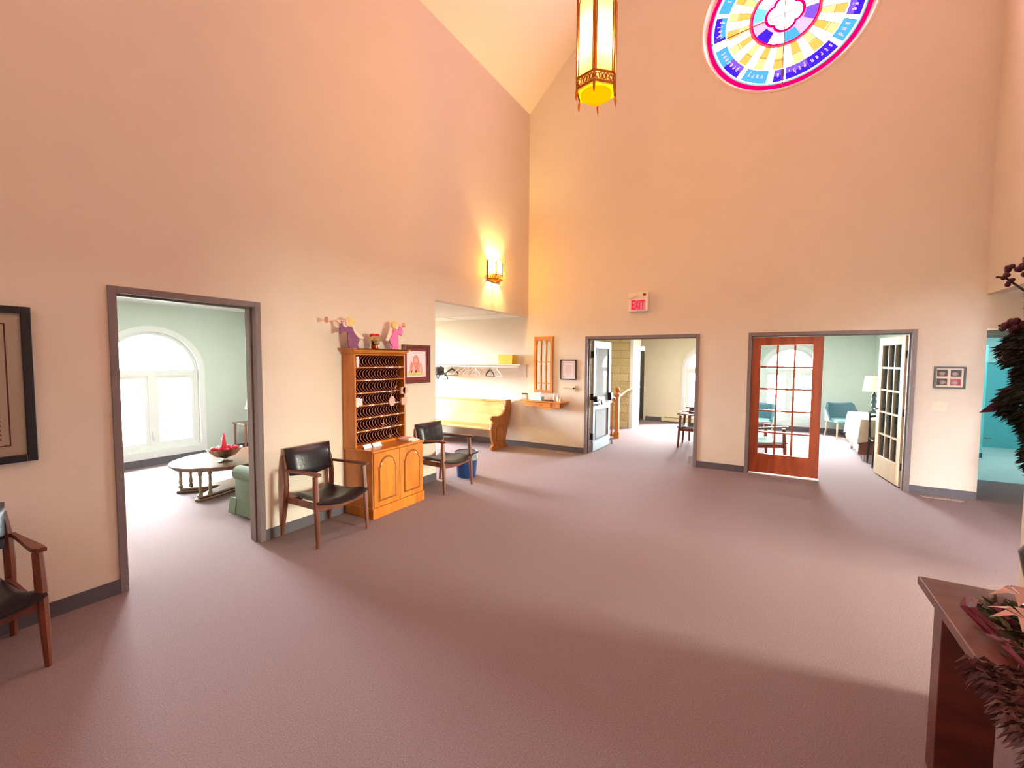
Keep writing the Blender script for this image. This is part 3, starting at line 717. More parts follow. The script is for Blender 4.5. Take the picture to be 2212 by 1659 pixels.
t = thing('framed_photo_collage', 'black framed set of four small photos right of the parlour doors', 'picture', (0, 0, 0))
b = MB(); frame_ring(b, 'x', -6.286, -5.986, 1.408, 1.690, .02, -.025, -.002); obj('frame', b, BLACK, t)
b = MB(); b.box(-.01, -.002, -6.27, -6.0, 1.425, 1.675); obj('mat_board', b, MATB, t)
for (y, z, c) in ((-6.065, 1.606, (66, 52, 50)), (-6.195, 1.606, (60, 56, 62)), (-6.065, 1.494, (70, 48, 42)), (-6.195, 1.494, (150, 62, 66))):
    b = MB(); b.box(-.0125, -.0102, y-.05, y+.05, z-.043, z+.043); p = obj('photo', b, mat('photo_tone_%d' % c[0], c, .6, noise=.35, nscale=28), t)
    b = MB(); b.prism([(y+(.024+.006*((k*7+c[1]) % 3))*math.cos(k*PI/5)+.008*((c[1] % 3)-1), z-.006+(.020+.005*((k*5+c[0]) % 3))*math.sin(k*PI/5)) for k in range(10)], 'x', -.0135, -.0125); obj('photo_detail', b, mat('photo_light', (158, 136, 132), .6, noise=.3, nscale=40), p)

# ------------------------------------------------------------------ switches
t = thing('light_switch', 'ivory switch plate with cross trinket under the certificate frame', 'switch', (0, 0, 0))
b = MB(); b.rbox(-.008, -.001, -1.0, -.735, 1.16, 1.262, .003); obj('plate', b, IVORY, t)
for k in range(5): b = MB(); b.box(-.018, -.007, -.97+k*.05-.006, -.97+k*.05+.006, 1.198, 1.222); obj('toggle', b, IVORY, t)
b = MB(); b.box(-.02, -.009, -1.022, -1.006, 1.15, 1.27); b.box(-.02, -.009, -1.05, -.98, 1.205, 1.22); b.ball((-.024, -.985, 1.212), .018, 1)
obj('cross', b, [mat('tan_cross', (190, 160, 110), .5), BPLAS], t)
t = thing('light_switch', 'ivory double switch plate under the four photo frame', 'switch', (0, 0, 0))
b = MB(); b.rbox(-.008, -.001, -6.135, -5.985, 1.115, 1.235, .003); obj('plate', b, IVORY, t)
for k in range(2): b = MB(); b.box(-.018, -.007, -6.09+k*.06-.006, -6.09+k*.06+.006, 1.165, 1.19); obj('toggle', b, IVORY, t)

# floor registers
for y0, y1, lb_ in ((-1.05, -.72, 'slim floor vent by the baseboard under the switch plate'), (-6.30, -5.9, 'slim floor vent by the baseboard near the washroom')):
    t = thing('floor_vent', lb_, 'vent', (0, 0, 0), group='floor registers')
    b = MB(); b.box(-.18, -.10, y0, y1, 0, .006); obj('vent_frame', b, mat('tan_vent', (170, 150, 140), .5), t)
    b = MB()
    for k in range(12): yy = y0+.015+(y1-y0-.03)*k/11; b.box(-.17, -.11, yy-.004, yy+.004, .006, .009)
    obj('slats', b, TRIMM, t)

# ------------------------------------------------------------------ pigeonhole cabinet
t = thing('pigeonhole_cabinet', 'tall honey oak cabinet of mail pigeonholes over two arched doors', 'cabinet', (0, 0, 0))
b = MB(); b.box(-4.40, -3.60, -.45, -.005, .0, .725); obj('base_cabinet', b, OAK, t, bevel=.003)
b = MB(); b.box(-4.412, -3.588, -.470, -.004, 0, .115); obj('plinth', b, OAK, t, bevel=.004)
b = MB(); b.box(-4.412, -3.588, -.472, -.003, .725, .75); obj('counter', b, OAK, t, bevel=.006)
def cath(x0, x1, z0, z1, r, n=16):
    """cathedral arch outline"""
    cx = (x0+x1)/2; w = (x1-x0)/2
    return [(x0, z0), (x1, z0), (x1, z1-r)]+[(cx+w*.86*math.cos(PI*k/n), z1-r+r*math.sin(PI*k/n)) for k in range(n+1)]+[(x0, z1-r)]
for x0, x1 in ((-4.39, -4.008), (-4.0, -3.61)):
    b = MB(); b.box(x0, x1, -.466, -.45, .125, .72); d = obj('door', b, OAK, t, bevel=.003)
    b = MB(); b.prism(cath(x0+.065, x1-.065, .185, .665, .10), 'y', -.4675, -.466); obj('panel_groove', b, OAKD, d)
    b = MB(); b.prism(cath(x0+.078, x1-.078, .198, .652, .095), 'y', -.473, -.4675); obj('raised_panel', b, OAK, d, bevel=.004)
    b = MB(); b.prism(cath(x0+.058, x1-.058, .178, .672, .105), 'y', -.4668, -.466); obj('panel_bead', b, OAKD, d)
# upper hutch
for x in (-4.41, -3.65): b = MB(); b.box(x, x+.02, -.20, -.005, .75, 1.80); obj('side_panel', b, OAK, t, bevel=.002)
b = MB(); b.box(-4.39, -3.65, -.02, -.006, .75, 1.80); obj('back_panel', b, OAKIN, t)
ZS = [1.79-.1435*k for k in range(8)]
for k in range(1, 7): b = MB(); b.box(-4.39, -3.65, -.195, -.02, ZS[k]-.006, ZS[k]+.006); obj('shelf', b, OAK, t)
b = MB(); b.box(-4.39, -3.65, -.195, -.02, .752, .782); obj('bottom_rail', b, OAK, t)
b = MB(); b.box(-4.39, -3.65, -.2, -.02, 1.785, 1.80); obj('top_rail', b, OAK, t)
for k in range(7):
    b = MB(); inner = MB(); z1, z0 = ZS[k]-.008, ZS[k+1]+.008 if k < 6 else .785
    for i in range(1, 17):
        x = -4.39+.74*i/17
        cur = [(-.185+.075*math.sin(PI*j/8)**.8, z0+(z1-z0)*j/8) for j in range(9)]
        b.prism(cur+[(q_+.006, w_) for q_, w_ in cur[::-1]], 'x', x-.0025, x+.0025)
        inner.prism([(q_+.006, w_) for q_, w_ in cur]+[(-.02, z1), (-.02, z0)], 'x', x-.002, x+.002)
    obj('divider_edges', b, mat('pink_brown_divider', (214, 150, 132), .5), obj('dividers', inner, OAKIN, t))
b = MB(); b.prism([(-.19, 1.80), (-.215, 1.815), (-.225, 1.84), (-.25, 1.845), (-.25, 1.86), (-.003, 1.86), (-.003, 1.80)], 'x', -4.42, -3.62); b.box(-4.46, -3.58, -.25, -.003, 1.845, 1.86)
b.box(-4.44, -3.60, -.235, -.003, 1.825, 1.846)
obj('crown_moulding', b, OAK, t, bevel=.003)
random.seed(11)
for k in range(1, 7):
    for i in range(17):
        if random.random() < .42: x = -4.39+.74*(i+.5)/17; b = MB(); b.box(x-.016, x+.016, -.1965, -.195, ZS[k]-.0055, ZS[k]+.0055); obj('name_label', b, PAPER, t)
# things on and in the cabinet
def flat(name, pts, y0, y1, m, parent, bevel=.003): b = MB(); b.prism(pts, 'y', y0, y1); return obj(name, b, m, parent, bevel=bevel)
PUR = mat('glittery_purple_paint', (124, 62, 104), .5, noise=.25, nscale=60); PNK = mat('glittery_pink_paint', (236, 112, 178), .5, noise=.2, nscale=60)
WING = mat('cream_wing_paint', (244, 224, 204), .6); HAIR = mat('yellow_hair_paint', (236, 198, 120), .6, noise=.1, nscale=60); SKIN = mat('pale_pink_face_paint', (246, 208, 186), .6); GOLD = mat('pale_gold_trumpet', (228, 176, 148), .4)
t = thing('angel_figurine', 'flat wooden angel in purple robe blowing a trumpet on the cabinet top', 'figurine', (-4.40, -.13, 1.86), group='trumpet angels')
def shift(p, cx, cz=1.86): return [(x-cx, max(z-cz, 0)) for x, z in p]
flat('robe', shift([(-4.526, 2.154), (-4.512, 2.15), (-4.496, 2.098), (-4.446, 2.084), (-4.432, 2.097), (-4.381, 2.1), (-4.345, 2.031), (-4.275, 1.962), (-4.303, 1.9), (-4.284, 1.86), (-4.418, 1.86), (-4.438, 1.943), (-4.44, 2.037), (-4.49, 2.035), (-4.532, 2.009), (-4.538, 2.072)], -4.4), -.01, .01, PUR, t)
flat('wing', shift([(-4.347, 2.073), (-4.302, 2.046), (-4.188, 1.978), (-4.22, 1.965), (-4.273, 1.985), (-4.345, 2.0)], -4.4), .010, .022, WING, t)
flat('head', shift([(-4.463, 2.15), (-4.455, 2.18), (-4.423, 2.195), (-4.40, 2.14), (-4.42, 2.095), (-4.453, 2.11)], -4.4), -.012, .008, SKIN, t)
flat('hair', shift([(-4.44, 2.19), (-4.41, 2.202), (-4.379, 2.195), (-4.35, 2.168), (-4.345, 2.15), (-4.385, 2.135), (-4.388, 2.106), (-4.42, 2.10), (-4.43, 2.14)], -4.4), -.016, .012, HAIR, t)
b = MB(); b.T = Matrix.Translation((-.30, 0, .288)) @ Matrix.Rotation(R(88), 4, 'Y'); b.lathe([(.035, 0), (.034, .004), (.014, .035), (.007, .07), (.006, .24)], seg=12); obj('trumpet', b, GOLD, t, smooth=True)
b = MB(); b.tube([(-.128, 0, .27), (-.16, 0, .29), (-.18, 0, .292)], .014, 8); obj('hand', b, SKIN, t, smooth=True)
t = thing('angel_figurine', 'flat wooden angel in bright pink robe blowing a trumpet on the cabinet top', 'figurine', (-3.73, -.13, 1.86), group='trumpet angels')
flat('robe', shift([(-3.758, 2.109), (-3.68, 2.101), (-3.652, 2.15), (-3.623, 2.158), (-3.6, 2.085), (-3.611, 2.03), (-3.681, 2.054), (-3.674, 1.86), (-3.802, 1.86), (-3.774, 1.89), (-3.822, 1.967), (-3.768, 2.049)], -3.73), -.01, .01, PNK, t)
flat('wing', shift([(-3.801, 2.133), (-3.747, 2.124), (-3.753, 2.057), (-3.79, 1.985), (-3.848, 1.957), (-3.874, 1.966), (-3.829, 2.046)], -3.73), .010, .022, WING, t)
flat('head', shift([(-3.73, 2.17), (-3.70, 2.175), (-3.672, 2.16), (-3.68, 2.12), (-3.71, 2.105), (-3.74, 2.12)], -3.73), -.012, .008, SKIN, t)
flat('hair', shift([(-3.779, 2.187), (-3.743, 2.206), (-3.70, 2.203), (-3.688, 2.18), (-3.72, 2.165), (-3.735, 2.119), (-3.762, 2.116), (-3.784, 2.154)], -3.73), -.016, .012, HAIR, t)
b = MB(); b.T = Matrix.Translation((.155, 0, .312)) @ Matrix.Rotation(R(-92), 4, 'Y'); b.lathe([(.030, 0), (.029, .004), (.012, .02), (.006, .04), (.005, .11)], seg=12); obj('trumpet', b, GOLD, t, smooth=True)
b = MB(); b.tube([(.10, 0, .285), (.115, 0, .305)], .012, 8); obj('hand', b, SKIN, t, smooth=True)
t = thing('gift_vase', 'shiny gold and red foil vase with red roses between the two angels', 'vase', (-4.05, -.13, 1.86))
b = MB(); b.lathe([(.042, 0), (.044, .02), (.045, .045)], seg=20); obj('vase_base', b, mat('copper_red_foil', (190, 60, 24), .2, metal=.7), t, smooth=True)
b = MB(); b.lathe([(.046, .045), (.058, .10), (.062, .14), (.06, .15)], seg=10); obj('foil_wrap', b, mat('gold_foil', (236, 206, 150), .12, metal=1, bump=.6, bscale=30), t)
for k, (dx, dy) in enumerate(((-.035, 0), (.03, -.01), (0, .02))): b = MB(); b.ball((dx, dy, .155), .032, 0, 12, .8); obj('rose', b, mat('red_rose', (190, 22, 38), .5, bump=.5, bscale=40), t, smooth=True)
ENV = mat('pink_white_envelope', (238, 210, 216), .8)
for (x, z, w, h, l_) in ((-4.362, ZS[1]+.007, .022, .118, 'white envelope leaning in the top left pigeonhole'), (-4.365, ZS[4]+.007, .03, .092, 'tall white leaflet in the first pigeonhole of the fourth row'), (-4.325, ZS[4]+.007, .026, .078, 'shorter folded leaflet beside the tall leaflet in the fourth row')):
    b = MB(); b.box(x-w, x+w*.7, -.205, -.193, z, z+h); tag(obj('envelope', b, ENV, bevel=.001), l_, 'paper', 'papers in the pigeonholes')
for x, a, l_ in ((-4.315, 6, 'white folded card standing on the cabinet counter, nearer its left end'), (-4.175, -4, 'white folded card standing on the cabinet counter beside the other card')):
    b = MB(); b.T = Matrix.Translation((x, -.27, .7505)) @ Matrix.Rotation(R(a), 4, 'Z'); b.prism([(-.028, 0), (-.026, 0), (.0, .038), (.026, 0), (.028, 0), (.0, .042)], 'x', -.06, .06)
    tag(obj('name_card', b, PAPER), l_, 'card', 'cards on the cabinet counter')
WTAG = mat('pinkish_wood_disc', (206, 158, 142), .6)
b = MB(); b.T = Matrix.Translation((-3.875, -.21, 1.30-.06)) @ Matrix.Rotation(R(90), 4, 'X'); b.lathe([(.047, 0), (.047, .012)], seg=20, sy=1.25)
t = tag(obj('hanging_tag', b, WTAG), 'round pink wooden tag hanging before the fifth row of pigeonholes', 'tag', 'wooden tags on the cabinet')
b = MB(); b.tube([(-3.875, -.205, 1.30), (-3.86, -.203, 1.42), (-3.85, -.2, 1.50)], .0015, 4); obj('cord', b, PAPER, t)
b = MB(); b.T = Matrix.Translation((-3.665, -.205, 1.36)) @ Matrix.Rotation(R(90), 4, 'X'); b.lathe([(.048, 0), (.048, .03)], seg=20); b.box(-.07, 0, -.042, .042, 0, .03)
tag(obj('hanging_tag', b, WTAG, bevel=.003), 'rounded wooden tag sticking out at the right edge of the fourth row', 'tag', 'wooden tags on the cabinet')
b = MB(); b.T = Matrix.Translation((-3.685, -.215, 1.225)); b.prism([(-.045, -.02), (-.03, -.045), (.04, -.045), (.055, .045), (-.03, .045), (-.045, .02)], 'y', -.02, .01)
tag(obj('hanging_tag', b, WTAG, bevel=.003), 'tapered wooden tag at the right edge of the fifth row', 'tag', 'wooden tags on the cabinet')
for (x, z, l_) in ((-3.80, ZS[3]+.02, 'small straw star hanging in the third row of pigeonholes'), (-4.0, ZS[6]+.03, 'tiny gold figurine hanging in the sixth row of pigeonholes'), (-3.89, .80, 'small gold ornament at the foot of the bottom pigeonholes')):
    b = MB()
    for k in range(5): a = 2*PI*k/5+.3; b.tube([(x, -.2, z+.02), (x+.03*math.cos(a), -.2, z+.02+.03*math.sin(a))], [.005, .002], 5)
    tag(obj('straw_ornament', b, mat('straw_gold', (200, 140, 70), .5)), l_, 'ornament', 'straw ornaments on the cabinet')
for k, (x, y, w, d, z, h, a, c, l_) in enumerate(((-3.70, -.335, .15, .18, .7505, .012, 8, (226, 206, 180), 'cream booklet at the bottom of the pile on the cabinet counter'), (-3.71, -.325, .14, .15, .763, .012, -6, (232, 214, 196), 'middle booklet of the pile on the cabinet counter'), (-3.74, -.32, .13, .14, .7755, .014, 12, (228, 190, 184), 'pinkish booklet on top of the pile on the cabinet counter'))):
    b = MB(); b.T = Matrix.Translation((x, y, z)) @ Matrix.Rotation(R(a), 4, 'Z'); b.box(-w/2, w/2, -d/2, d/2, 0, h)
    tag(obj('booklet', b, mat('booklet_%d' % k, c, .7), bevel=.001), l_, 'booklet', 'booklets on the cabinet')

# ------------------------------------------------------------------ armchairs
def make_armchair(label, loc, rz, seat=VINYL, frame_m=WAL, group=None, wide=.56):
    t = thing('armchair', label, 'chair', loc, rz, group)
    h = wide/2
    for s in (-1, 1):
        b = MB(); b.tube([(s*(h+.008), -.285, 0), (s*(h+.003), -.268, .30), (s*h, -.258, .45), (s*(h-.004), -.245, .655)], [.016, .025, .027, .024], 8); obj('leg', b, frame_m, t, smooth=True)
        b = MB(); b.tube([(s*(h-.01), .29, 0), (s*(h-.02), .235, .36), (s*(h-.022), .222, .50), (s*(h-.024), .238, .66), (s*(h-.03), .27, .80)], [.016, .025, .026, .024, .016], 8); obj('leg', b, frame_m, t, smooth=True)
        b = MB(); n = 8
        pts = [(-.31, .022, .040), (-.26, .034, .045), (-.15, .032, .035), (.0, .022, .022), (.12, .016, .018), (.225, .015, .015)]
        rings = []
        for y, wi, wo in pts:
            z = .668+.012*math.cos((y+.3)*5); rings.append([b.v((s*(h-wi), y, z-.012)), b.v((s*(h+wo*.5), y, z-.012)), b.v((s*(h+wo*.55), y, z+.004)), b.v((s*(h+wo*.4), y, z+.012)), b.v((s*(h-wi), y, z+.012))])
        for A, B in zip(rings, rings[1:]):
            for k in range(5): b.f([A[k], A[(k+1) % 5], B[(k+1) % 5], B[k]])
        b.f(rings[0]); b.f(rings[-1]); obj('armrest', b, frame_m, t, smooth=True)
        b = MB(); b.box(s*(h-.028)-.011, s*(h-.028)+.011, -.255, .22, .335, .395); obj('side_rail', b, frame_m, t, bevel=.004)
    # front rail bowed down, rear rail
    b = MB(); n = 10; up = []; lo = []
    for i in range(n+1): x = -h+wide*i/n; q = 1-(2*i/n-1)**2; up.append((x, .395-.035*q)); lo.append((x, .335-.022*q))
    b.prism(up+lo[::-1], 'y', -.268, -.245); obj('front_rail', b, frame_m, t, bevel=.003)
    b = MB(); b.box(-h+.03, h-.03, .20, .22, .33, .37); obj('rear_rail', b, frame_m, t, bevel=.003)
    # scooped seat
    b = MB(); nx, ny = 12, 12; top = []; bot = []
    for j in range(ny+1):
        y0 = j/ny; rt, rb_ = [], []
        for i in range(nx+1):
            u = 2*i/nx-1; wj = h+(.045 if y0 < .25 else .0)-(.045*max(0, (y0-.1))) - .03
            x = u*wj; y = -.335+.02*u*u+(.53)*y0
            z = .395+.045*u*u-.02*math.sin(PI*y0)-.018*y0 - (.02*(1-min(1, y0*6))**2)
            e = min(1, (1-abs(u))*7)*min(1, (1-y0)*8)*min(1, y0*6+.15)
            rt.append(b.v((x, y, z+.028*math.sqrt(e)))); rb_.append(b.v((x*.97, y+.008*(1-2*y0), z-.012)))
        top.append(rt); bot.append(rb_)
    for j in range(ny):
        for i in range(nx):
            b.f([top[j][i], top[j][i+1], top[j+1][i+1], top[j+1][i]]); b.f([bot[j][i], bot[j+1][i], bot[j+1][i+1], bot[j][i+1]])
        b.f([top[j][0], top[j+1][0], bot[j+1][0], bot[j][0]]); b.f([top[j][nx], bot[j][nx], bot[j+1][nx], top[j+1][nx]])
    for i in range(nx): b.f([top[0][i], bot[0][i], bot[0][i+1], top[0][i+1]]); b.f([top[ny][i], top[ny][i+1], bot[ny][i+1], bot[ny][i]])
    obj('seat', b, seat, t, smooth=True)
    # backrest: padded, wider at the top, pointed lower edge, slightly curved
    b = MB(); nx, nz = 12, 8; F = []; K = []
    for j in range(nz+1):
        v = j/nz; f_, k_ = [], []
        for i in range(nx+1):
            u = 2*i/nx-1; x = u*(.235+.02*v); zl = .598-.022*(1-abs(u)); zt = .862
            z = zl+(zt-zl)*v; y = .195+.055*v-.035*(1-u*u)+.0
            e = min(1, (1-abs(u))*6)*min(1, v*5)*min(1, (1-v)*5)
            f_.append(b.v((x, y-.030*math.sqrt(e)-.004+.03*u*u*0, z))); k_.append(b.v((x, y+.030*math.sqrt(e)+.014, z)))
        F.append(f_); K.append(k_)
    for j in range(nz):
        for i in range(nx): b.f([F[j][i], F[j][i+1], F[j+1][i+1], F[j+1][i]]); b.f([K[j][i], K[j+1][i], K[j+1][i+1], K[j][i+1]])
        b.f([F[j][0], F[j+1][0], K[j+1][0], K[j][0]]); b.f([F[j][nx], K[j][nx], K[j+1][nx], F[j+1][nx]])
    for i in range(nx): b.f([F[0][i], K[0][i], K[0][i+1], F[0][i+1]]); b.f([F[nz][i], F[nz][i+1], K[nz][i+1], K[nz][i]])
    obj('backrest', b, seat, t, smooth=True)
    return t
G = 'walnut armchairs with black vinyl pads'
ac = make_armchair('walnut armchair with black vinyl pads left of the pigeonhole cabinet, by the doorway', (-4.885, -.30, 0), 0, group=G)
dup(ac, 'walnut armchair with black vinyl pads right of the pigeonhole cabinet, before the blue bucket', (-3.01, -.285, 0), R(-2))
dup(ac, 'walnut armchair with black vinyl pads under the large scripture frame, partly out of view', (-7.225, -.35, 0), 0)
PALEB = mat('pale_blue_green_cushion', (186, 214, 210), .8)
ac2 = make_armchair('brown wooden armchair in the hallway beside a table, partly behind the door frame', (1.83, -2.89, 0), R(180))
ac3 = make_armchair('reddish wooden armchair with pale blue seat behind the closed glazed door', (.74, -4.03, 0), R(28), seat=PALEB, frame_m=wood('red_brown_chair_wood', (134, 66, 52), (104, 46, 36), .4))

# ------------------------------------------------------------------ bucket behind the chair
t = thing('plastic_bucket', 'blue plastic bucket with pale lining bag behind the armchair', 'bucket', (-2.42, -.26, 0))
b = MB(); b.lathe([(.135, 0), (.14, .01), (.165, .30), (.172, .36), (.166, .36), (.158, .30), (.13, .02), (0, .02)], seg=28); obj('pail', b, BLUEP, t, smooth=True)
b = MB(); b.lathe([(.172, .345), (.182, .35), (.182, .375), (.170, .378), (.164, .37)], seg=28); obj('rim', b, DBLUE, t, smooth=True)
b = MB(); b.tube([(.184*math.cos(a), .184*math.sin(a), .335-.02*math.sin(a)) for a in [PI+PI*k/12 for k in range(13)]], .004, 6); b.rbox(-.01, .012, -.197, -.18, .29, .35, .004); obj('bail_handle', b, WPLAS, t)
b = MB(); b.lathe([(.169, .26), (.173, .30), (.172, .34)], seg=28); obj('label_band', b, mat('grey_bucket_band', (150, 156, 160), .5), t, smooth=True)

# ------------------------------------------------------------------ pew
t = thing('church_pew', 'long honey coloured church pew under the coat shelf', 'bench', (0, .36, 0))
pe = [(-.223, .94), (-.033, .94), (-.028, .82), (-.06, .613), (-.13, .455), (-.215, .24), (-.235, .101), (-.165, .0), (-.717, .0), (-.76, .067), (-.69, .114), (-.745, .259), (-.768, .417), (-.735, .51), (-.666, .54), (-.774, .625), (-.739, .672), (-.47, .645), (-.35, .67), (-.27, .75), (-.235, .85)]
b = MB(); b.prism(pe, 'y', 0, .05); e1 = obj('end_panel', b, PEWE, t, bevel=.008)
b = MB(); b.prism([(-.59, .16), (-.59, .36)]+[(-.45-.14*math.cos(PI*k/14), .36+.12*math.sin(PI*k/14)) for k in range(15)]+[(-.31, .16)], 'y', -.006, .001); obj('arched_moulding', b, OAKD, e1)
b = MB(); b.prism([(-.575, .17), (-.575, .355)]+[(-.45-.125*math.cos(PI*k/14), .355+.108*math.sin(PI*k/14)) for k in range(15)]+[(-.325, .17)], 'y', -.009, -.005); obj('arched_panel', b, PEWE, e1)
b = MB(); b.prism(pe, 'y', 3.6, 3.65); obj('end_panel', b, PEWE, t, bevel=.008)
b = MB(); b.prism([(-.70, .0), (-.15, .0), (-.2, .4), (-.66, .4)], 'y', 1.75, 1.81); obj('centre_support', b, PEWE, t)
b = MB(); b.prism([(-.745, .415), (-.735, .45), (-.25, .43), (-.22, .41), (-.22, .39), (-.735, .395)], 'y', .05, 3.6); obj('seat', b, PEWW, t, bevel=.006)
b = MB(); b.prism([(-.25, .41), (-.22, .41), (-.085, .90), (-.12, .905)], 'y', .05, 3.6); b.rbox(-.145, -.07, .05, 3.6, .885, .92, .012); obj('backrest', b, PEWW, t)

# ------------------------------------------------------------------ coat shelf, hangers
t = thing('coat_shelf', 'white wall shelf with coat rail above the pew', 'shelf', (0, 0, 0))
b = MB(); b.box(-.36, -.001, -.02, 4.2, 1.635, 1.655); obj('shelf_board', b, mat('cream_shelf', (238, 224, 196), .5), t, bevel=.003)
b = MB(); b.tube([(-.30, .13, 1.60), (-.30, 4.2, 1.60)], .014, 10); obj('coat_rail', b, WPLAS, t, smooth=True)
for y in (.05, 1.45, 2.9, 4.1):
    b = MB(); b.box(-.008, -.001, y-.012, y+.012, 1.40, 1.635); b.tube([(-.004, y, 1.42), (-.12, y, 1.50), (-.30, y, 1.575), (-.33, y, 1.63)], .007, 6); b.tube([(-.3, y, 1.58), (-.3, y, 1.60), (-.3, y+.1, 1.60)], .012, 6); obj('bracket', b, WPLAS, t)
HZ = 1.60
def make_hanger(label, y, rz, m, group, w=.20, thick=.009):
    t = thing('coat_hanger', label, 'hanger', (-.30, y, HZ), rz, group)
    b = MB(); b.tube([(0, -.012, .005), (0, -.004, .018), (0, .012, .016), (0, .018, .0), (0, .008, -.018), (0, 0, -.035), (0, 0, -.065)], .0035, 6); obj('hook', b, m if m is not DBRON else CHROME, t, smooth=True)
    b = MB()
    for s in (-1, 1): b.tube([(0, 0, -.06), (0, s*.05, -.085), (0, s*.13, -.135), (0, s*(w-.01), -.185), (0, s*w, -.195)], [thick*1.6, thick*1.8, thick*1.2, thick, thick], 8)
    b.tube([(0, -w, -.195), (0, w, -.195)], thick*.6, 6)
    obj('shoulder_bar', b, m, t, smooth=True); return t
hb = make_hanger('black plastic hanger alone on the rail below the yellow box', .70, R(-25), BPLAS, 'black hangers', .165, .011)
dup(hb, 'black plastic hanger turned edge-on between the dark bundle and white hangers', (-.30, 1.66, HZ), R(62))
dup(hb, 'large black hanger hooked low beside the dark bundle', (-.30, 1.90, HZ-.08), R(-12)); 
dup(hb, 'black hanger hooked lowest at the left end of the rail', (-.34, 2.13, HZ-.07), R(-20))
hw = make_hanger('first white hanger seen edge-on to the right of the dark bundle', 1.485, R(75), WPLAS, 'white hangers above the pew', .16, .006)
for y, a, l_ in ((1.33, 72, 'second white hanger seen edge-on, counted from the dark bundle'), (1.235, 78, 'third white hanger seen edge-on, counted from the dark bundle'), (1.14, 66, 'white hanger seen edge-on just left of the broad white hanger'), (.95, 76, 'white hanger seen edge-on next to the lone black hanger')): dup(hw, l_, (-.30, y, HZ), R(a))
dup(hw, 'white plastic hanger turned broad side out left of the lone black hanger', (-.30, 1.05, HZ), R(-20)); dup(hw, 'white plastic hanger turned broad side out beneath the yellow box', (-.30, .53, HZ), R(-25))
b = MB(); b.rbox(-.42, -.18, 1.95, 2.35, 1.40, 1.575, .03); b.ball((-.30, 2.0, 1.50), .09, 0, 14, .9); b.tube([(-.3, 1.95, 1.6), (-.3, 1.98, 1.5)], .02, 6)
tag(obj('hanging_bundle', b, mat('dark_grey_fabric', (64, 62, 66), .9, bump=.4, bscale=30)), 'dark grey bundle hanging at the left end of the coat rail', 'bag')
t = thing('cardboard_box', 'yellow lidded box on the coat shelf', 'box', (-.19, .35, 1.655))
YB = mat('mustard_yellow_box', (214, 186, 52), .6, noise=.1, nscale=12)
b = MB(); b.box(-.10, .10, -.155, .155, 0, .095); obj('box_base', b, YB, t, bevel=.003)
b = MB(); b.box(-.107, .107, -.162, .162, .095, .18); obj('box_lid', b, YB, t, bevel=.003)

# ------------------------------------------------------------------ mirror and console shelf
t = thing('wall_mirror', 'tall narrow oak framed mirror with three arched panes', 'mirror', (0, -.355, 0))
b = MB(); b.box(-.012, -.002, -.16, .16, 1.15, 2.16); obj('mirror_glass', b, mat('mirror_silver', (235, 238, 236), .03, metal=1), t)
b = MB(); frame_ring(b, 'x', -.197, .197, 1.11, 2.19, .05, -.04, -.001)
for u in (-.055, .055): b.box(-.03, -.012, u-.011, u+.011, 1.16, 2.10)
for z in (1.70, 1.29): b.box(-.029, -.012, -.15, .15, z-.008, z+.008)
for c, hw in ((-.105, .045), (0, .047), (.105, .045)):
    for k in range(10):
        a, q = PI*k/10, PI*(k+1)/10
        b.prism([(c+hw*math.cos(a), 2.075+hw*math.sin(a)), (c+hw*math.cos(a), 2.145), (c+hw*math.cos(q), 2.145), (c+hw*math.cos(q), 2.075+hw*math.sin(q))], 'x', -.032, -.012)
for u in (-.15, -.055, .055, .15): b.box(-.0315, -.012, u-.012, u+.012, 2.07, 2.145)
obj('frame', b, OAK, t, bevel=.003)
t = thing('console_shelf', 'small oak wall shelf with drawer under the mirror', 'shelf', (0, 0, 0))
b = MB(); b.prism([(-.001, .10), (-.17, .10), (-.235, .055), (-.235, -.84), (-.19, -.89), (-.001, -.89)], 'z', .935, .962); obj('shelf_top', b, OAK, t, bevel=.006)
n = 16; lo = [(-.04-.746*k/n, .845-.045*math.exp(-((k/n-.62)/.2)**2)) for k in range(n+1)]
b = MB(); b.prism(lo+[(-.786, .935), (-.04, .935)], 'x', -.20, -.02); obj('apron', b, OAK, t, bevel=.003)
b = MB(); b.box(-.213, -.19, -.60, -.20, .85, .928); d = obj('drawer', b, OAK, t, bevel=.004)
b = MB(); b.tube([(-.215, -.36, .89), (-.235, -.38, .885), (-.235, -.42, .885), (-.215, -.44, .89)], .006, 6); obj('drawer_pull', b, BRASS, d)
t = thing('desk_clock', 'small framed clock at the left end of the console shelf', 'clock', (-.15, -.02, .962), R(8))
b = MB(); b.box(-.02, .02, -.055, .055, 0, .13); obj('clock_case', b, mat('silver_wood_case', (196, 186, 178), .5), t, bevel=.004)
b = MB(); b.box(-.0225, -.02, -.055, .055, .112, .13); obj('top_band', b, BPLAS, t)
b = MB(); b.T = Matrix.Translation((-.0205, 0, .062)) @ Matrix.Rotation(R(-90), 4, 'Y'); b.lathe([(.034, 0), (.034, .004)], seg=18); obj('clock_face', b, PAPER, t)
t = thing('tissue_box', 'pale blue tissue box with white tissue beside the desk clock', 'tissue box', (-.13, -.28, .962))
b = MB(); b.rbox(-.06, .06, -.12, .12, 0, .075, .006); obj('carton', b, mat('pale_blue_carton', (176, 212, 220), .6, noise=.08, nscale=20), t)
b = MB(); b.prism([(-.03, 0), (.05, 0), (.03, .09), (.0, .07), (-.02, .10), (-.055, .085)], 'x', -.012, .012); obj('tissue', b, PAPER, t, loc=(0, -.03, .072))
b = MB(); b.box(-.20, -.06, -.62, -.42, .9625, .978); tag(obj('leather_folder', b, mat('dark_brown_leather', (52, 40, 34), .5), bevel=.004), 'dark flat folder lying on the console shelf', 'folder')
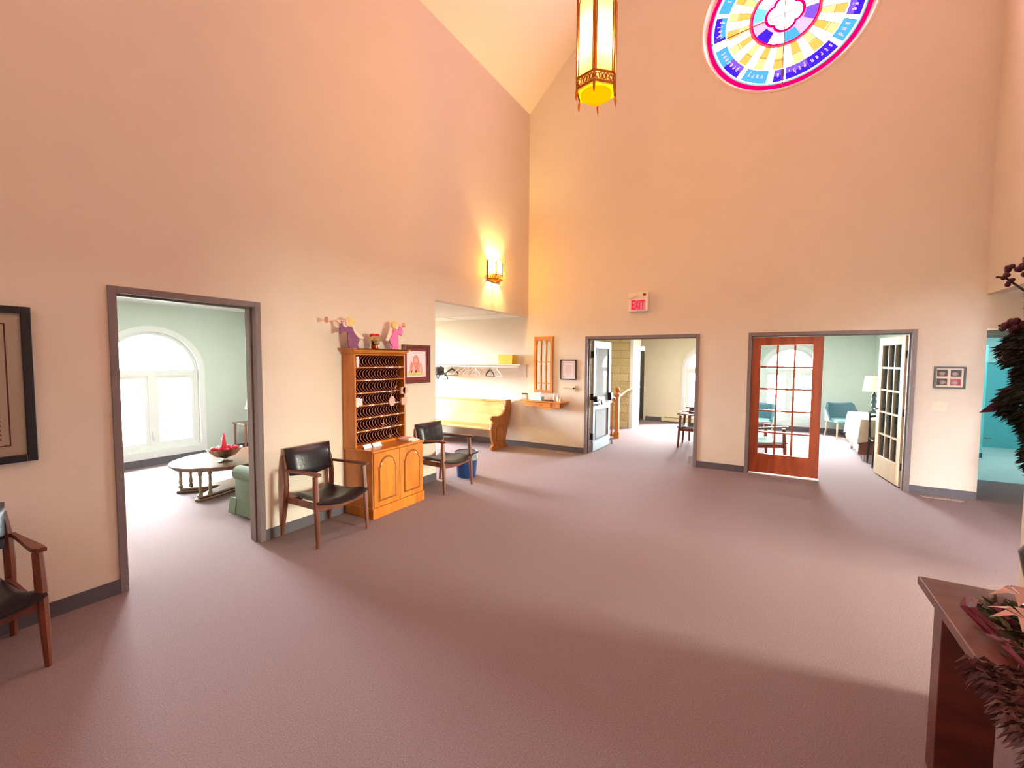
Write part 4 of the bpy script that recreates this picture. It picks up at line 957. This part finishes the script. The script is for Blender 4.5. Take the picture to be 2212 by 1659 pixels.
t = thing('soap_dispenser', 'clear pump bottle at the right end of the console shelf', 'bottle', (-.17, -.74, .962))
b = MB(); b.lathe([(.026, 0), (.028, .01), (.028, .075), (.014, .095), (.012, .11)], seg=16); obj('bottle_body', b, mat('clear_gel_plastic', (222, 232, 244), .15), t, smooth=True)
b = MB(); b.lathe([(.013, .11), (.013, .13), (.006, .135), (.006, .155)], seg=12); b.tube([(0, 0, .155), (-.03, 0, .152)], .006, 6); obj('pump', b, WPLAS, t)
for y, x, h, l_ in ((-.63, -.10, .13, 'slim white bottle behind the pump bottle on the console shelf'), (-.80, -.2, .075, 'short white jar at the front right corner of the console shelf')):
    t = thing('small_bottle', l_, 'bottle', (x, y, .962))
    b = MB(); b.lathe([(.02, 0), (.021, .005), (.021, h*.65), (.017, h*.7)], seg=14); obj('bottle_body', b, mat('milky_plastic', (230, 220, 212), .4), t, smooth=True)
    b = MB(); b.lathe([(.017, h*.7), (.017, h)], seg=14); obj('cap', b, WPLAS, t, smooth=True)

# ------------------------------------------------------------------ lounge furniture
t = thing('coffee_table', 'oval brown coffee table on turned columns in the lounge', 'table', (-4.42, 2.08, 0), R(-4))
b = MB(); n = 40
el = lambda k, s_=1: (.80*s_*math.cos(2*PI*k/n), .60*s_*math.sin(2*PI*k/n))
b.prism([el(k) for k in range(n)], 'z', .395, .42); b.prism([el(k, .955) for k in range(n)], 'z', .36, .395); obj('tabletop', b, BROWNW, t, bevel=.006)
star = []
for k in range(48):
    a = 2*PI*k/48; c4 = [math.atan2(.33, .66), PI-math.atan2(.33, .66), PI+math.atan2(.33, .66), -math.atan2(.33, .66)]
    d = min(abs((a-q+PI) % (2*PI)-PI) for q in c4); star.append((lambda r: (r*math.cos(a), r*math.sin(a)))(.28+.48*math.exp(-(d/.22)**2)))
b = MB(); b.prism(star, 'z', .0, .035); b.prism([(x*.95, y*.95) for x, y in star], 'z', .035, .065); obj('base', b, BROWNW, t, bevel=.01)
for sx in (-1, 1):
    for sy in (-1, 1):
        for q in (0, .11):
            b = MB(); b.lathe([(.026, .06), (.026, .09), (.016, .10), (.022, .14), (.014, .19), (.018, .26), (.015, .30), (.024, .32), (.024, .37)], (sx*(.60-q), sy*(.30-q*.1), 0), 14)
            obj('leg', b, mat('brass_toned_turned_column', (128, 112, 84), .35, noise=.2, nscale=10), t, smooth=True)
t = thing('footed_bowl', 'oval silver footed bowl of red fabric on the coffee table', 'bowl', (-4.72, 1.88, .42))
b = MB(); b.lathe([(.085, 0), (.09, .012), (.03, .025), (.025, .04), (.06, .05), (.13, .08), (.18, .13), (.205, .165), (.21, .17), (.2, .17), (.17, .13), (.12, .09), (0, .06)], seg=28, sy=.75); obj('bowl_body', b, mat('tarnished_silver', (170, 160, 150), .2, metal=1, noise=.2, nscale=14), t, smooth=True)
b = MB(); random.seed(4)
for k in range(26):
    a = random.uniform(0, 2*PI); r = random.uniform(0, .14); b.ball((r*math.cos(a), .72*r*math.sin(a), .145+random.uniform(0, .03)), random.uniform(.02, .036), 0, 8)
b.lathe([(.04, .15), (.03, .22), (.018, .30), (.006, .36), (0, .385)], (-.01, 0, 0), 10)
obj('red_netting', b, mat('crimson_fabric', (196, 20, 46), .6, noise=.35, nscale=24), t, smooth=True)
t = thing('upholstered_armchair', 'grey green rolled-arm easy chair just inside the lounge door', 'armchair', (-4.62, .62, 0))
SAGE = mat('grey_green_upholstery', (98, 108, 92), .9, noise=.06, nscale=10, bump=.3, bscale=80)
b = MB(); b.rbox(-.46, .46, -.40, .34, .14, .30, .02); obj('seat_base', b, SAGE, t)
b = MB(); b.prism([(-.485, .0), (.485, .0), (.47, .16), (-.47, .16)], 'y', -.40, .405); b.prism([(-.50, -.0), (-.46, .0), (-.455, .17), (-.475, .17)], 'y', .30, .43); obj('skirt', b, SAGE, t, loc=(0, 0, .025), bevel=.004)
b = MB(); b.rbox(-.40, .40, -.30, .44, .29, .42, .045); obj('seat_cushion', b, SAGE, t, smooth=True)
for s in (-1, 1):
    b = MB(); b.rbox(s*.40-.07, s*.40+.07, -.40, .34, .14, .46, .02); b.tube([(s*.41, -.40, .47), (s*.41, .35, .47)], .082, 14); obj('arm', b, SAGE, t, smooth=True)
b = MB(); b.rbox(-.42, .42, -.42, -.26, .20, .86, .06); obj('backrest', b, SAGE, t, smooth=True)
t = thing('side_table', 'small square wooden side table in the lounge corner', 'table', (-3.22, 4.02, 0))
b = MB(); b.box(-.20, .2, -.2, .2, .56, .585); obj('tabletop', b, BROWNW, t, bevel=.004)
for sx in (-1, 1):
    for sy in (-1, 1): b = MB(); b.tube([(sx*.175, sy*.175, 0), (sx*.165, sy*.165, .56)], [.014, .022], 4); obj('leg', b, WAL, t)
t = thing('table_lamp', 'white ceramic lamp on the lounge side table', 'lamp', (-3.16, 4.0, .585))
b = MB(); b.lathe([(.06, 0), (.06, .02), (.02, .03), (.05, .09), (.055, .13), (.015, .2), (.01, .26)], seg=16); obj('lamp_base', b, mat('white_ceramic', (236, 236, 232), .2), t, smooth=True)
b = MB(); b.lathe([(.14, .24), (.09, .42)], seg=18); obj('lamp_shade', b, mat('peach_shade', (230, 190, 160), .8), t, smooth=True)

# ------------------------------------------------------------------ hallway
t = thing('stair_railing', 'honey oak newel post with ball top and curved handrail in front of stone pier', 'railing', (0, 0, 0))
HOAK = wood('orange_oak', (206, 122, 50), (176, 92, 32), .35, (8, 8, 1))
b = MB(); b.box(1.89, 2.01, -1.30, -1.18, 0, .14); b.box(1.91, 1.99, -1.28, -1.20, .14, .98); b.box(1.895, 2.005, -1.295, -1.185, .93, 1.0); obj('newel_post', b, HOAK, t, bevel=.006)
b = MB(); b.lathe([(.03, 1.0), (.02, 1.02), (.045, 1.05), (.055, 1.09), (.045, 1.13), (.02, 1.15), (0, 1.155)], (1.95, -1.24, 0), 16); obj('ball_finial', b, HOAK, t, smooth=True)
b = MB(); b.tube([(2.6, -1.0, .84), (2.9, -1.03, .88), (3.2, -1.08, .98), (3.4, -1.18, 1.04), (3.75, -1.27, 1.06)], .026, 8); b.tube([(3.75, -1.27, 1.05), (3.72, -1.19, 1.03)], .012, 6); b.tube([(2.62, -.99, .84), (2.62, -.95, .74), (2.7, -.93, .66)], .022, 8)
obj('handrail', b, wood('tan_handrail_oak', (214, 160, 96), (190, 134, 74), .35), t, smooth=True)
for k in range(5):
    b = MB(); b.tube([(1.95, -1.12+k*.16, .08), (1.95, -1.12+k*.16, .3), (1.95, -1.12+k*.16, .88)], [.014, .02, .012], 8); obj('baluster', b, HOAK, t, smooth=True)
b = MB(); b.box(1.92, 1.98, -1.2, -.42, .86, .91); b.box(1.925, 1.975, -1.2, -.42, .03, .08); obj('guard_rail', b, HOAK, t)
t = thing('baseboard_heater', 'long cream electric heater at the foot of the hallway end wall', 'heater', (0, 0, 0))
b = MB(); b.rbox(5.20, 5.287, -3.3, -1.55, .02, .17, .008); obj('heater_case', b, mat('cream_heater', (224, 214, 180), .5), t)
b = MB(); b.box(5.195, 5.201, -3.28, -1.62, .125, .14); obj('air_slot', b, mat('olive_slot_shadow', (110, 100, 60), .6), t)
t = thing('writing_table', 'reddish wooden table behind the hallway armchair', 'table', (3.0, -3.0, 0))
b = MB(); b.box(-.62, .62, -.38, .38, .72, .75); obj('tabletop', b, WAL, t, bevel=.005)
b = MB(); b.box(-.56, .56, -.33, .33, .56, .72); obj('apron', b, WAL, t)
for sx in (-1, 1):
    for sy in (-1, 1): b = MB(); b.tube([(sx*.54, sy*.31, 0), (sx*.54, sy*.31, .56)], [.018, .032], 4); obj('leg', b, WAL, t)

# ------------------------------------------------------------------ parlour
t = thing('dining_table', 'table under the cream and brown cloth in the parlour', 'table', (2.65, -5.89, 0))
b = MB(); b.box(-.68, .68, -.30, .30, .70, .73); obj('tabletop', b, WTRIM, t)
for sx in (-1, 1):
    for sy in (-1, 1): b = MB(); b.tube([(sx*.64, sy*.26, 0), (sx*.64, sy*.26, .70)], [.02, .024], 8); obj('leg', b, WTRIM, t, smooth=True)
def cloth(name, x0, x1, y0, y1, z, drop, m, seed, amp=.02, parent=None, rot=0):
    b = MB(); random.seed(seed); N = 96; cx, cy = (x0+x1)/2, (y0+y1)/2; hx, hy = (x1-x0)/2, (y1-y0)/2
    def edge(s_):
        per = 2*(2*hx+2*hy); d = s_*per/1.0 % (4*hx+4*hy)
        if d < 2*hx: return (-hx+d, -hy, 0, -1)
        d -= 2*hx
        if d < 2*hy: return (hx, -hy+d, 1, 0)
        d -= 2*hy
        if d < 2*hx: return (hx-d, hy, 0, 1)
        d -= 2*hx
        return (-hx, hy-d, -1, 0)
    top, rows = [], [[] for _ in range(7)]
    for k in range(N):
        x, y, nx_, ny_ = edge(k/N)
        corner = (abs(x)/hx)**6*(abs(y)/hy)**6
        dd = drop(x, y)
        top.append(b.v((cx+x, cy+y, z)))
        for j in range(7):
            f = (j+1)/7; w = amp*f*math.sin(k*2*PI*11/N+seed)*(1+.3*math.sin(k*1.7))
            o_ = .012+w+.05*corner*f; l = math.hypot(x/hx, y/hy)
            rx, ry = (nx_, ny_) if corner < .5 else (math.copysign(.7, x), math.copysign(.7, y))
            rows[j].append(b.v((cx+x+rx*o_, cy+y+ry*o_, z-dd*f)))
    b.f(top)
    prev = top
    for r in rows:
        for k in range(N): b.f([prev[k], prev[(k+1) % N], r[(k+1) % N], r[k]])
        prev = r
    return obj(name, b, m, parent, smooth=True)
c1 = cloth('tablecloth', 1.95, 3.35, -6.19, -5.57, .736, lambda x, y: .48+.13*abs(math.sin((x+y)*3.2)), mat('brown_cloth', (128, 84, 68), .8), 2, .012)
tag(c1, 'longer brown cloth hanging under the cream one on the parlour table', 'tablecloth')
c2 = cloth('tablecloth', 1.935, 3.365, -6.195, -5.56, .742, lambda x, y: .30+.22*abs(math.cos(x*2.3+y*2)), mat('cream_cloth', (232, 216, 192), .8, bump=.1, bscale=20), 5, .014)
tag(c2, 'cream cloth with pointed drape over the parlour table', 'tablecloth')
t = thing('table_lamp', 'dark turned lamp with cream drum shade on the parlour table', 'lamp', (3.20, -5.93, .742))
b = MB(); b.lathe([(.085, 0), (.085, .02), (.05, .04), (.025, .07), (.045, .12), (.03, .17), (.05, .23), (.028, .29), (.045, .34), (.02, .39), (.014, .44), (.014, .50)], seg=18); obj('lamp_base', b, mat('dark_lamp_base', (30, 50, 50), .2), t, smooth=True)
b = MB(); b.lathe([(.185, .43), (.15, .72)], seg=28); obj('lamp_shade', b, mat('cream_linen_shade', (214, 206, 176), .8, bump=.1, bscale=120), t, smooth=True)
b = MB(); b.lathe([(.006, .50), (.006, .74), (.012, .75), (.008, .77), (0, .775)], seg=8); obj('finial', b, BRASS, t)
def blue_chair(label, loc, rz, group):
    t = thing('accent_chair', label, 'chair', loc, rz, group); T_ = mat('teal_blue_upholstery', (88, 122, 136), .85, noise=.05, nscale=10, bump=.2, bscale=90)
    b = MB(); b.rbox(-.28, .28, -.30, .24, .36, .44, .03); obj('seat', b, mat('aqua_seat_fabric', (150, 194, 198), .85), t, smooth=True)
    b = MB(); n = 22; rings = []
    for i in range(n+1):
        a = -1.35+2.7*i/n; x = .31*math.sin(a); y = -.02+.27*math.cos(a)-(.14 if abs(a) > 1.1 else 0)*((abs(a)-1.1)/.25 if abs(a) > 1.1 else 0)
        h = .80-.02*math.cos(a*2) if abs(a) < .95 else .80-(abs(a)-.95)*.85
        d = Vector((math.sin(a), math.cos(a), 0))
        ring = []
        for (o_, z) in ((0, .40), (.0, h-.03), (.02, h), (.045, h-.01), (.05, h-.06), (.04, .40)): ring.append(b.v((x+d.x*o_*1.2, y+d.y*o_*1.2, z)))
        rings.append(ring)
    for A, B in zip(rings, rings[1:]):
        for k in range(6): b.f([A[k], A[(k+1) % 6], B[(k+1) % 6], B[k]])
    b.f(rings[0]); b.f(rings[-1][::-1]); obj('backrest', b, T_, t, smooth=True)
    for sx in (-1, 1):
        for sy in (-1, 1): b = MB(); b.tube([(sx*.27, sy*.24-.03, 0), (sx*.24, sy*.2-.03, .37)], [.012, .022], 8); obj('leg', b, PALEW, t, smooth=True)
    return t
bc = blue_chair('teal blue curved-back chair by the green wall beside the clothed table', (4.72, -5.66, 0), R(-68), 'teal curved-back chairs')
dup(bc, 'teal blue curved-back chair seen through the left panes of the glazed door', (3.7, -3.95, 0), R(-110))
t = thing('side_chair', 'black wooden chair tucked at the near end of the clothed table', 'chair', (1.66, -5.86, 0), R(-90))
CH = mat('black_chair_paint', (34, 24, 26), .35)
b = MB(); b.rbox(-.21, .21, -.21, .21, .42, .455, .012); obj('seat', b, CH, t)
for sx in (-1, 1):
    b = MB(); b.tube([(sx*.20, -.20, 0), (sx*.18, -.18, .42)], [.012, .018], 8); obj('leg', b, CH, t, smooth=True)
    b = MB(); b.tube([(sx*.20, .24, 0), (sx*.19, .19, .44), (sx*.19, .25, .86)], [.012, .018, .014], 8); obj('leg', b, CH, t, smooth=True)
b = MB()
for x in (-.1, 0, .1): b.tube([(x, .195, .45), (x, .25, .84)], .008, 6)
b.tube([(-.19, .245, .80), (0, .27, .84), (.19, .245, .80)], .022, 8); obj('backrest', b, CH, t, smooth=True)

# ------------------------------------------------------------------ washroom
t = thing('toilet_partition', 'pale turquoise partition post standing on a dark foot in the washroom', 'partition', (0, 0, 0))
b = MB(); b.box(3.49, 3.54, -7.56, -7.30, .09, 2.06); obj('pilaster', b, mat('turquoise_laminate', (130, 226, 226), .4), t, bevel=.003)
b = MB(); b.box(3.485, 3.545, -7.565, -7.30, 0, .09); obj('shoe', b, mat('dark_teal_shoe', (20, 90, 100), .4), t)
b = MB(); b.box(3.54, 4.95, -7.40, -7.37, .25, 1.80); obj('side_panel', b, mat('turquoise_laminate', (130, 226, 226), .4), t)
b = MB(); b.box(3.46, 3.49, -7.66, -7.56, 1.72, 1.745); b.box(3.46, 3.49, -7.66, -7.56, .36, .38); obj('hinge', b, CHROME, t)

# ------------------------------------------------------------------ near console table with greenery
t = thing('console_table', 'dark red wooden console table with thick square legs at the near right', 'table', (0, 0, 0))
b = MB(); b.box(-7.0, -5.14, -5.185, -4.71, .762, .80); obj('tabletop', b, DARKW, t, bevel=.006)
for x in (-5.30, -6.94):
    for y in (-4.93, -5.17): b = MB(); b.box(x, x+.10, y, y+.175 if y > -5 else y+.12, 0, .762); obj('leg', b, DARKW, t, bevel=.004)
b = MB(); b.box(-6.84, -5.30, -4.80, -4.78, .68, .762); obj('apron', b, DARKW, t)
def leafcloud(b, gen, n, size, m=0, droop=0):
    for k in range(n):
        p, d = gen(); d = Vector(d).normalized(); s_ = size*random.uniform(.6, 1.4)
        a = d.cross(Vector((random.uniform(-1, 1), random.uniform(-1, 1), random.uniform(-1, 1)))).normalized(); p = Vector(p)
        w = a*s_*.16
        b.quad([p, p+d*s_*.4+w, p+d*s_+Vector((0, 0, -droop*s_)), p+d*s_*.4-w], m)
random.seed(21)
t = thing('evergreen_centrepiece', 'evergreen and ribbon table spray lying along the dark console table', 'flower arrangement', (-5.85, -4.99, .80))
b = MB()
def g1():
    x = random.uniform(-.55, .50); h = .07*(1-(abs(x)/.6)**2)+.01
    return ((x, .04+random.gauss(0, .055), random.uniform(.0, h)), (random.gauss(.2, 1), random.gauss(.3, .9), random.uniform(-.02, .4)))
leafcloud(b, g1, 3200, .045)
for v in b.bm.verts:
    if v.co.y < .28: v.co.z = max(v.co.z, .003)
obj('foliage', b, mat('dull_evergreen', (84, 82, 58), .8, noise=.3, nscale=14), t)
b = MB(); random.seed(5)
for (x0, y0, a) in ((.0, .10, .1), (-.05, .15, .25), (-.15, .14, -.2), (-.25, .05, .4), (-.05, .2, .1)):
    pts = [(x0+.09*k*math.cos(a), y0+.03*math.sin(k*2)+.05*k*math.sin(a), .05+.03*math.sin(k*1.7+a)) for k in range(6)]
    for p, q in zip(pts, pts[1:]): b.quad([(p[0], p[1]-.010, p[2]), (q[0], q[1]-.010, q[2]+.006), (q[0], q[1]+.010, q[2]), (p[0], p[1]+.010, p[2]+.005)])
obj('ribbon', b, mat('burgundy_satin', (104, 12, 50), .25, noise=.3, nscale=10), t)
b = MB()
for (x0, y0) in ((.42, .06), (.22, .12), (.02, .05)):
    for k in range(7):
        a = 2*PI*k/7; b.quad([(x0, y0, .10), (x0+.05*math.cos(a-.35), y0+.05*math.sin(a-.35), .12), (x0+.10*math.cos(a), y0+.10*math.sin(a), .095), (x0+.05*math.cos(a+.35), y0+.05*math.sin(a+.35), .12)])
obj('silk_flower', b, mat('dusty_pink_silk', (206, 168, 158), .8, noise=.12, nscale=20), t)
b = MB(); random.seed(8)
leafcloud(b, lambda: ((random.uniform(-.7, .02), .18+random.uniform(0, .13), .015+random.uniform(0, .02)), (random.gauss(.3, .6), 1, random.uniform(-.6, .1))), 2400, .036, 0, .7)
obj('dried_spray', b, mat('red_brown_dried_leaves', (78, 38, 34), .8, noise=.35, nscale=16), t)
t = thing('tall_floral_arrangement', 'tall dark evergreen arrangement with burgundy flowers on the console table end', 'flower arrangement', (-5.30, -5.06, .80))
b = MB(); b.lathe([(.07, 0), (.08, .01), (.06, .04), (.085, .14), (.10, .22), (.06, .30), (.07, .34), (.06, .34), (.05, .3), (0, .29)], seg=20); obj('vase', b, mat('dark_urn', (46, 40, 40), .35), t, smooth=True)
b = MB(); b.tube([(0, 0, .3), (0, 0, 1.0)], .02, 8); obj('stem', b, mat('brown_stem', (70, 50, 36), .8), t)
b = MB(); random.seed(31)
def g2():
    z = random.uniform(.52, 1.22); a = random.uniform(0, 2*PI); lump = .6+.4*math.sin(z*14)**2
    r = (.20*math.sin(PI*min(1, max(.05, (z-.48)/.85))))*lump+.03
    return ((r*.75*math.cos(a), max(-.07, r*.75*math.sin(a)), z), (math.cos(a), math.sin(a), random.uniform(-.7, .2)))
leafcloud(b, g2, 7000, .038, 0, .2)
obj('foliage', b, mat('dark_pine', (38, 40, 32), .8, noise=.3, nscale=20), t)
def spray(pts, blooms, name, br_=.014):
    b = MB(); b.tube(pts, .004, 5)
    random.seed(int(abs(pts[-1][0])*1000))
    for p in blooms:
        for k in range(4): b.ball((p[0]+random.uniform(-.012, .012), p[1]-.03+random.uniform(-.012, .012), p[2]+random.uniform(-.012, .012)), br_*random.uniform(.7, 1.1), 1, 6)
    obj(name, b, [mat('brown_stem', (70, 50, 36), .8), BURG], t)
# image left of the arrangement is its +y side
spray([(0, 0, 1.0), (.0, .12, 1.2), (.0, .19, 1.27), (0, .215, 1.275)], [(0, .216, 1.272), (0, .20, 1.30), (0, .205, 1.25)], 'flower_spray', .010)
spray([(0, 0, 1.0), (.0, .10, 1.2), (0, .15, 1.32)], [(0, .175, 1.30), (0, .15, 1.33), (0, .14, 1.29), (0, .16, 1.27), (0, .12, 1.35)], 'flower_spray', .013)
spray([(0, 0, 1.0), (.0, .08, 1.3), (.0, .10, 1.42)], [(0, .115, 1.40), (0, .10, 1.43), (0, .13, 1.37)], 'flower_spray')
spray([(0, 0, .95), (0, .12, 1.08), (0, .20, 1.09)], [(0, .21, 1.08), (0, .18, 1.095), (0, .15, 1.10), (0, .15, 1.07), (0, .12, 1.09), (0, .18, 1.07)], 'flower_spray')
spray([(0, .02, .9), (0, .14, .98), (0, .19, .98)], [(0, .17, 1.0), (0, .185, .97), (0, .15, .96), (0, .14, 1.0)], 'flower_spray', .018)
for (p, q) in (((0, .10, .83), (0, .238, .752)), ((0, .10, .90), (0, .185, .80))):
    b = MB(); p, q = Vector(p), Vector(q); d = (q-p)
    b.tube([p, p+d*.5], .003, 5); w = Vector((0, -d.z, d.y)).normalized()*.016
    b.quad([p+d*.4, p+d*.7+w, q, p+d*.75-w], 1); b.quad([p+d*.4+Vector((.01, 0, 0)), p+d*.6+w*.6+Vector((.02, 0, .01)), q, p+d*.6-w*.4], 1)
    obj('burgundy_leaf', b, [mat('brown_stem', (70, 50, 36), .8), BURG], t)
b = MB(); b.ball((0, .10, .625), .012, 0, 10); b.ball((0, .085, .605), .02, 1, 8); obj('bauble', b, [CHROME, BURG], t, smooth=True)

# ------------------------------------------------------------------ outdoors
b = MB(); b.box(-45, 45, -45, 45, -.4, -.3)
g = obj('ground_outside', b, mat('pale_paving_and_lawn', (150, 158, 140), .9, noise=.15, nscale=.6)); g['kind'] = 'structure'
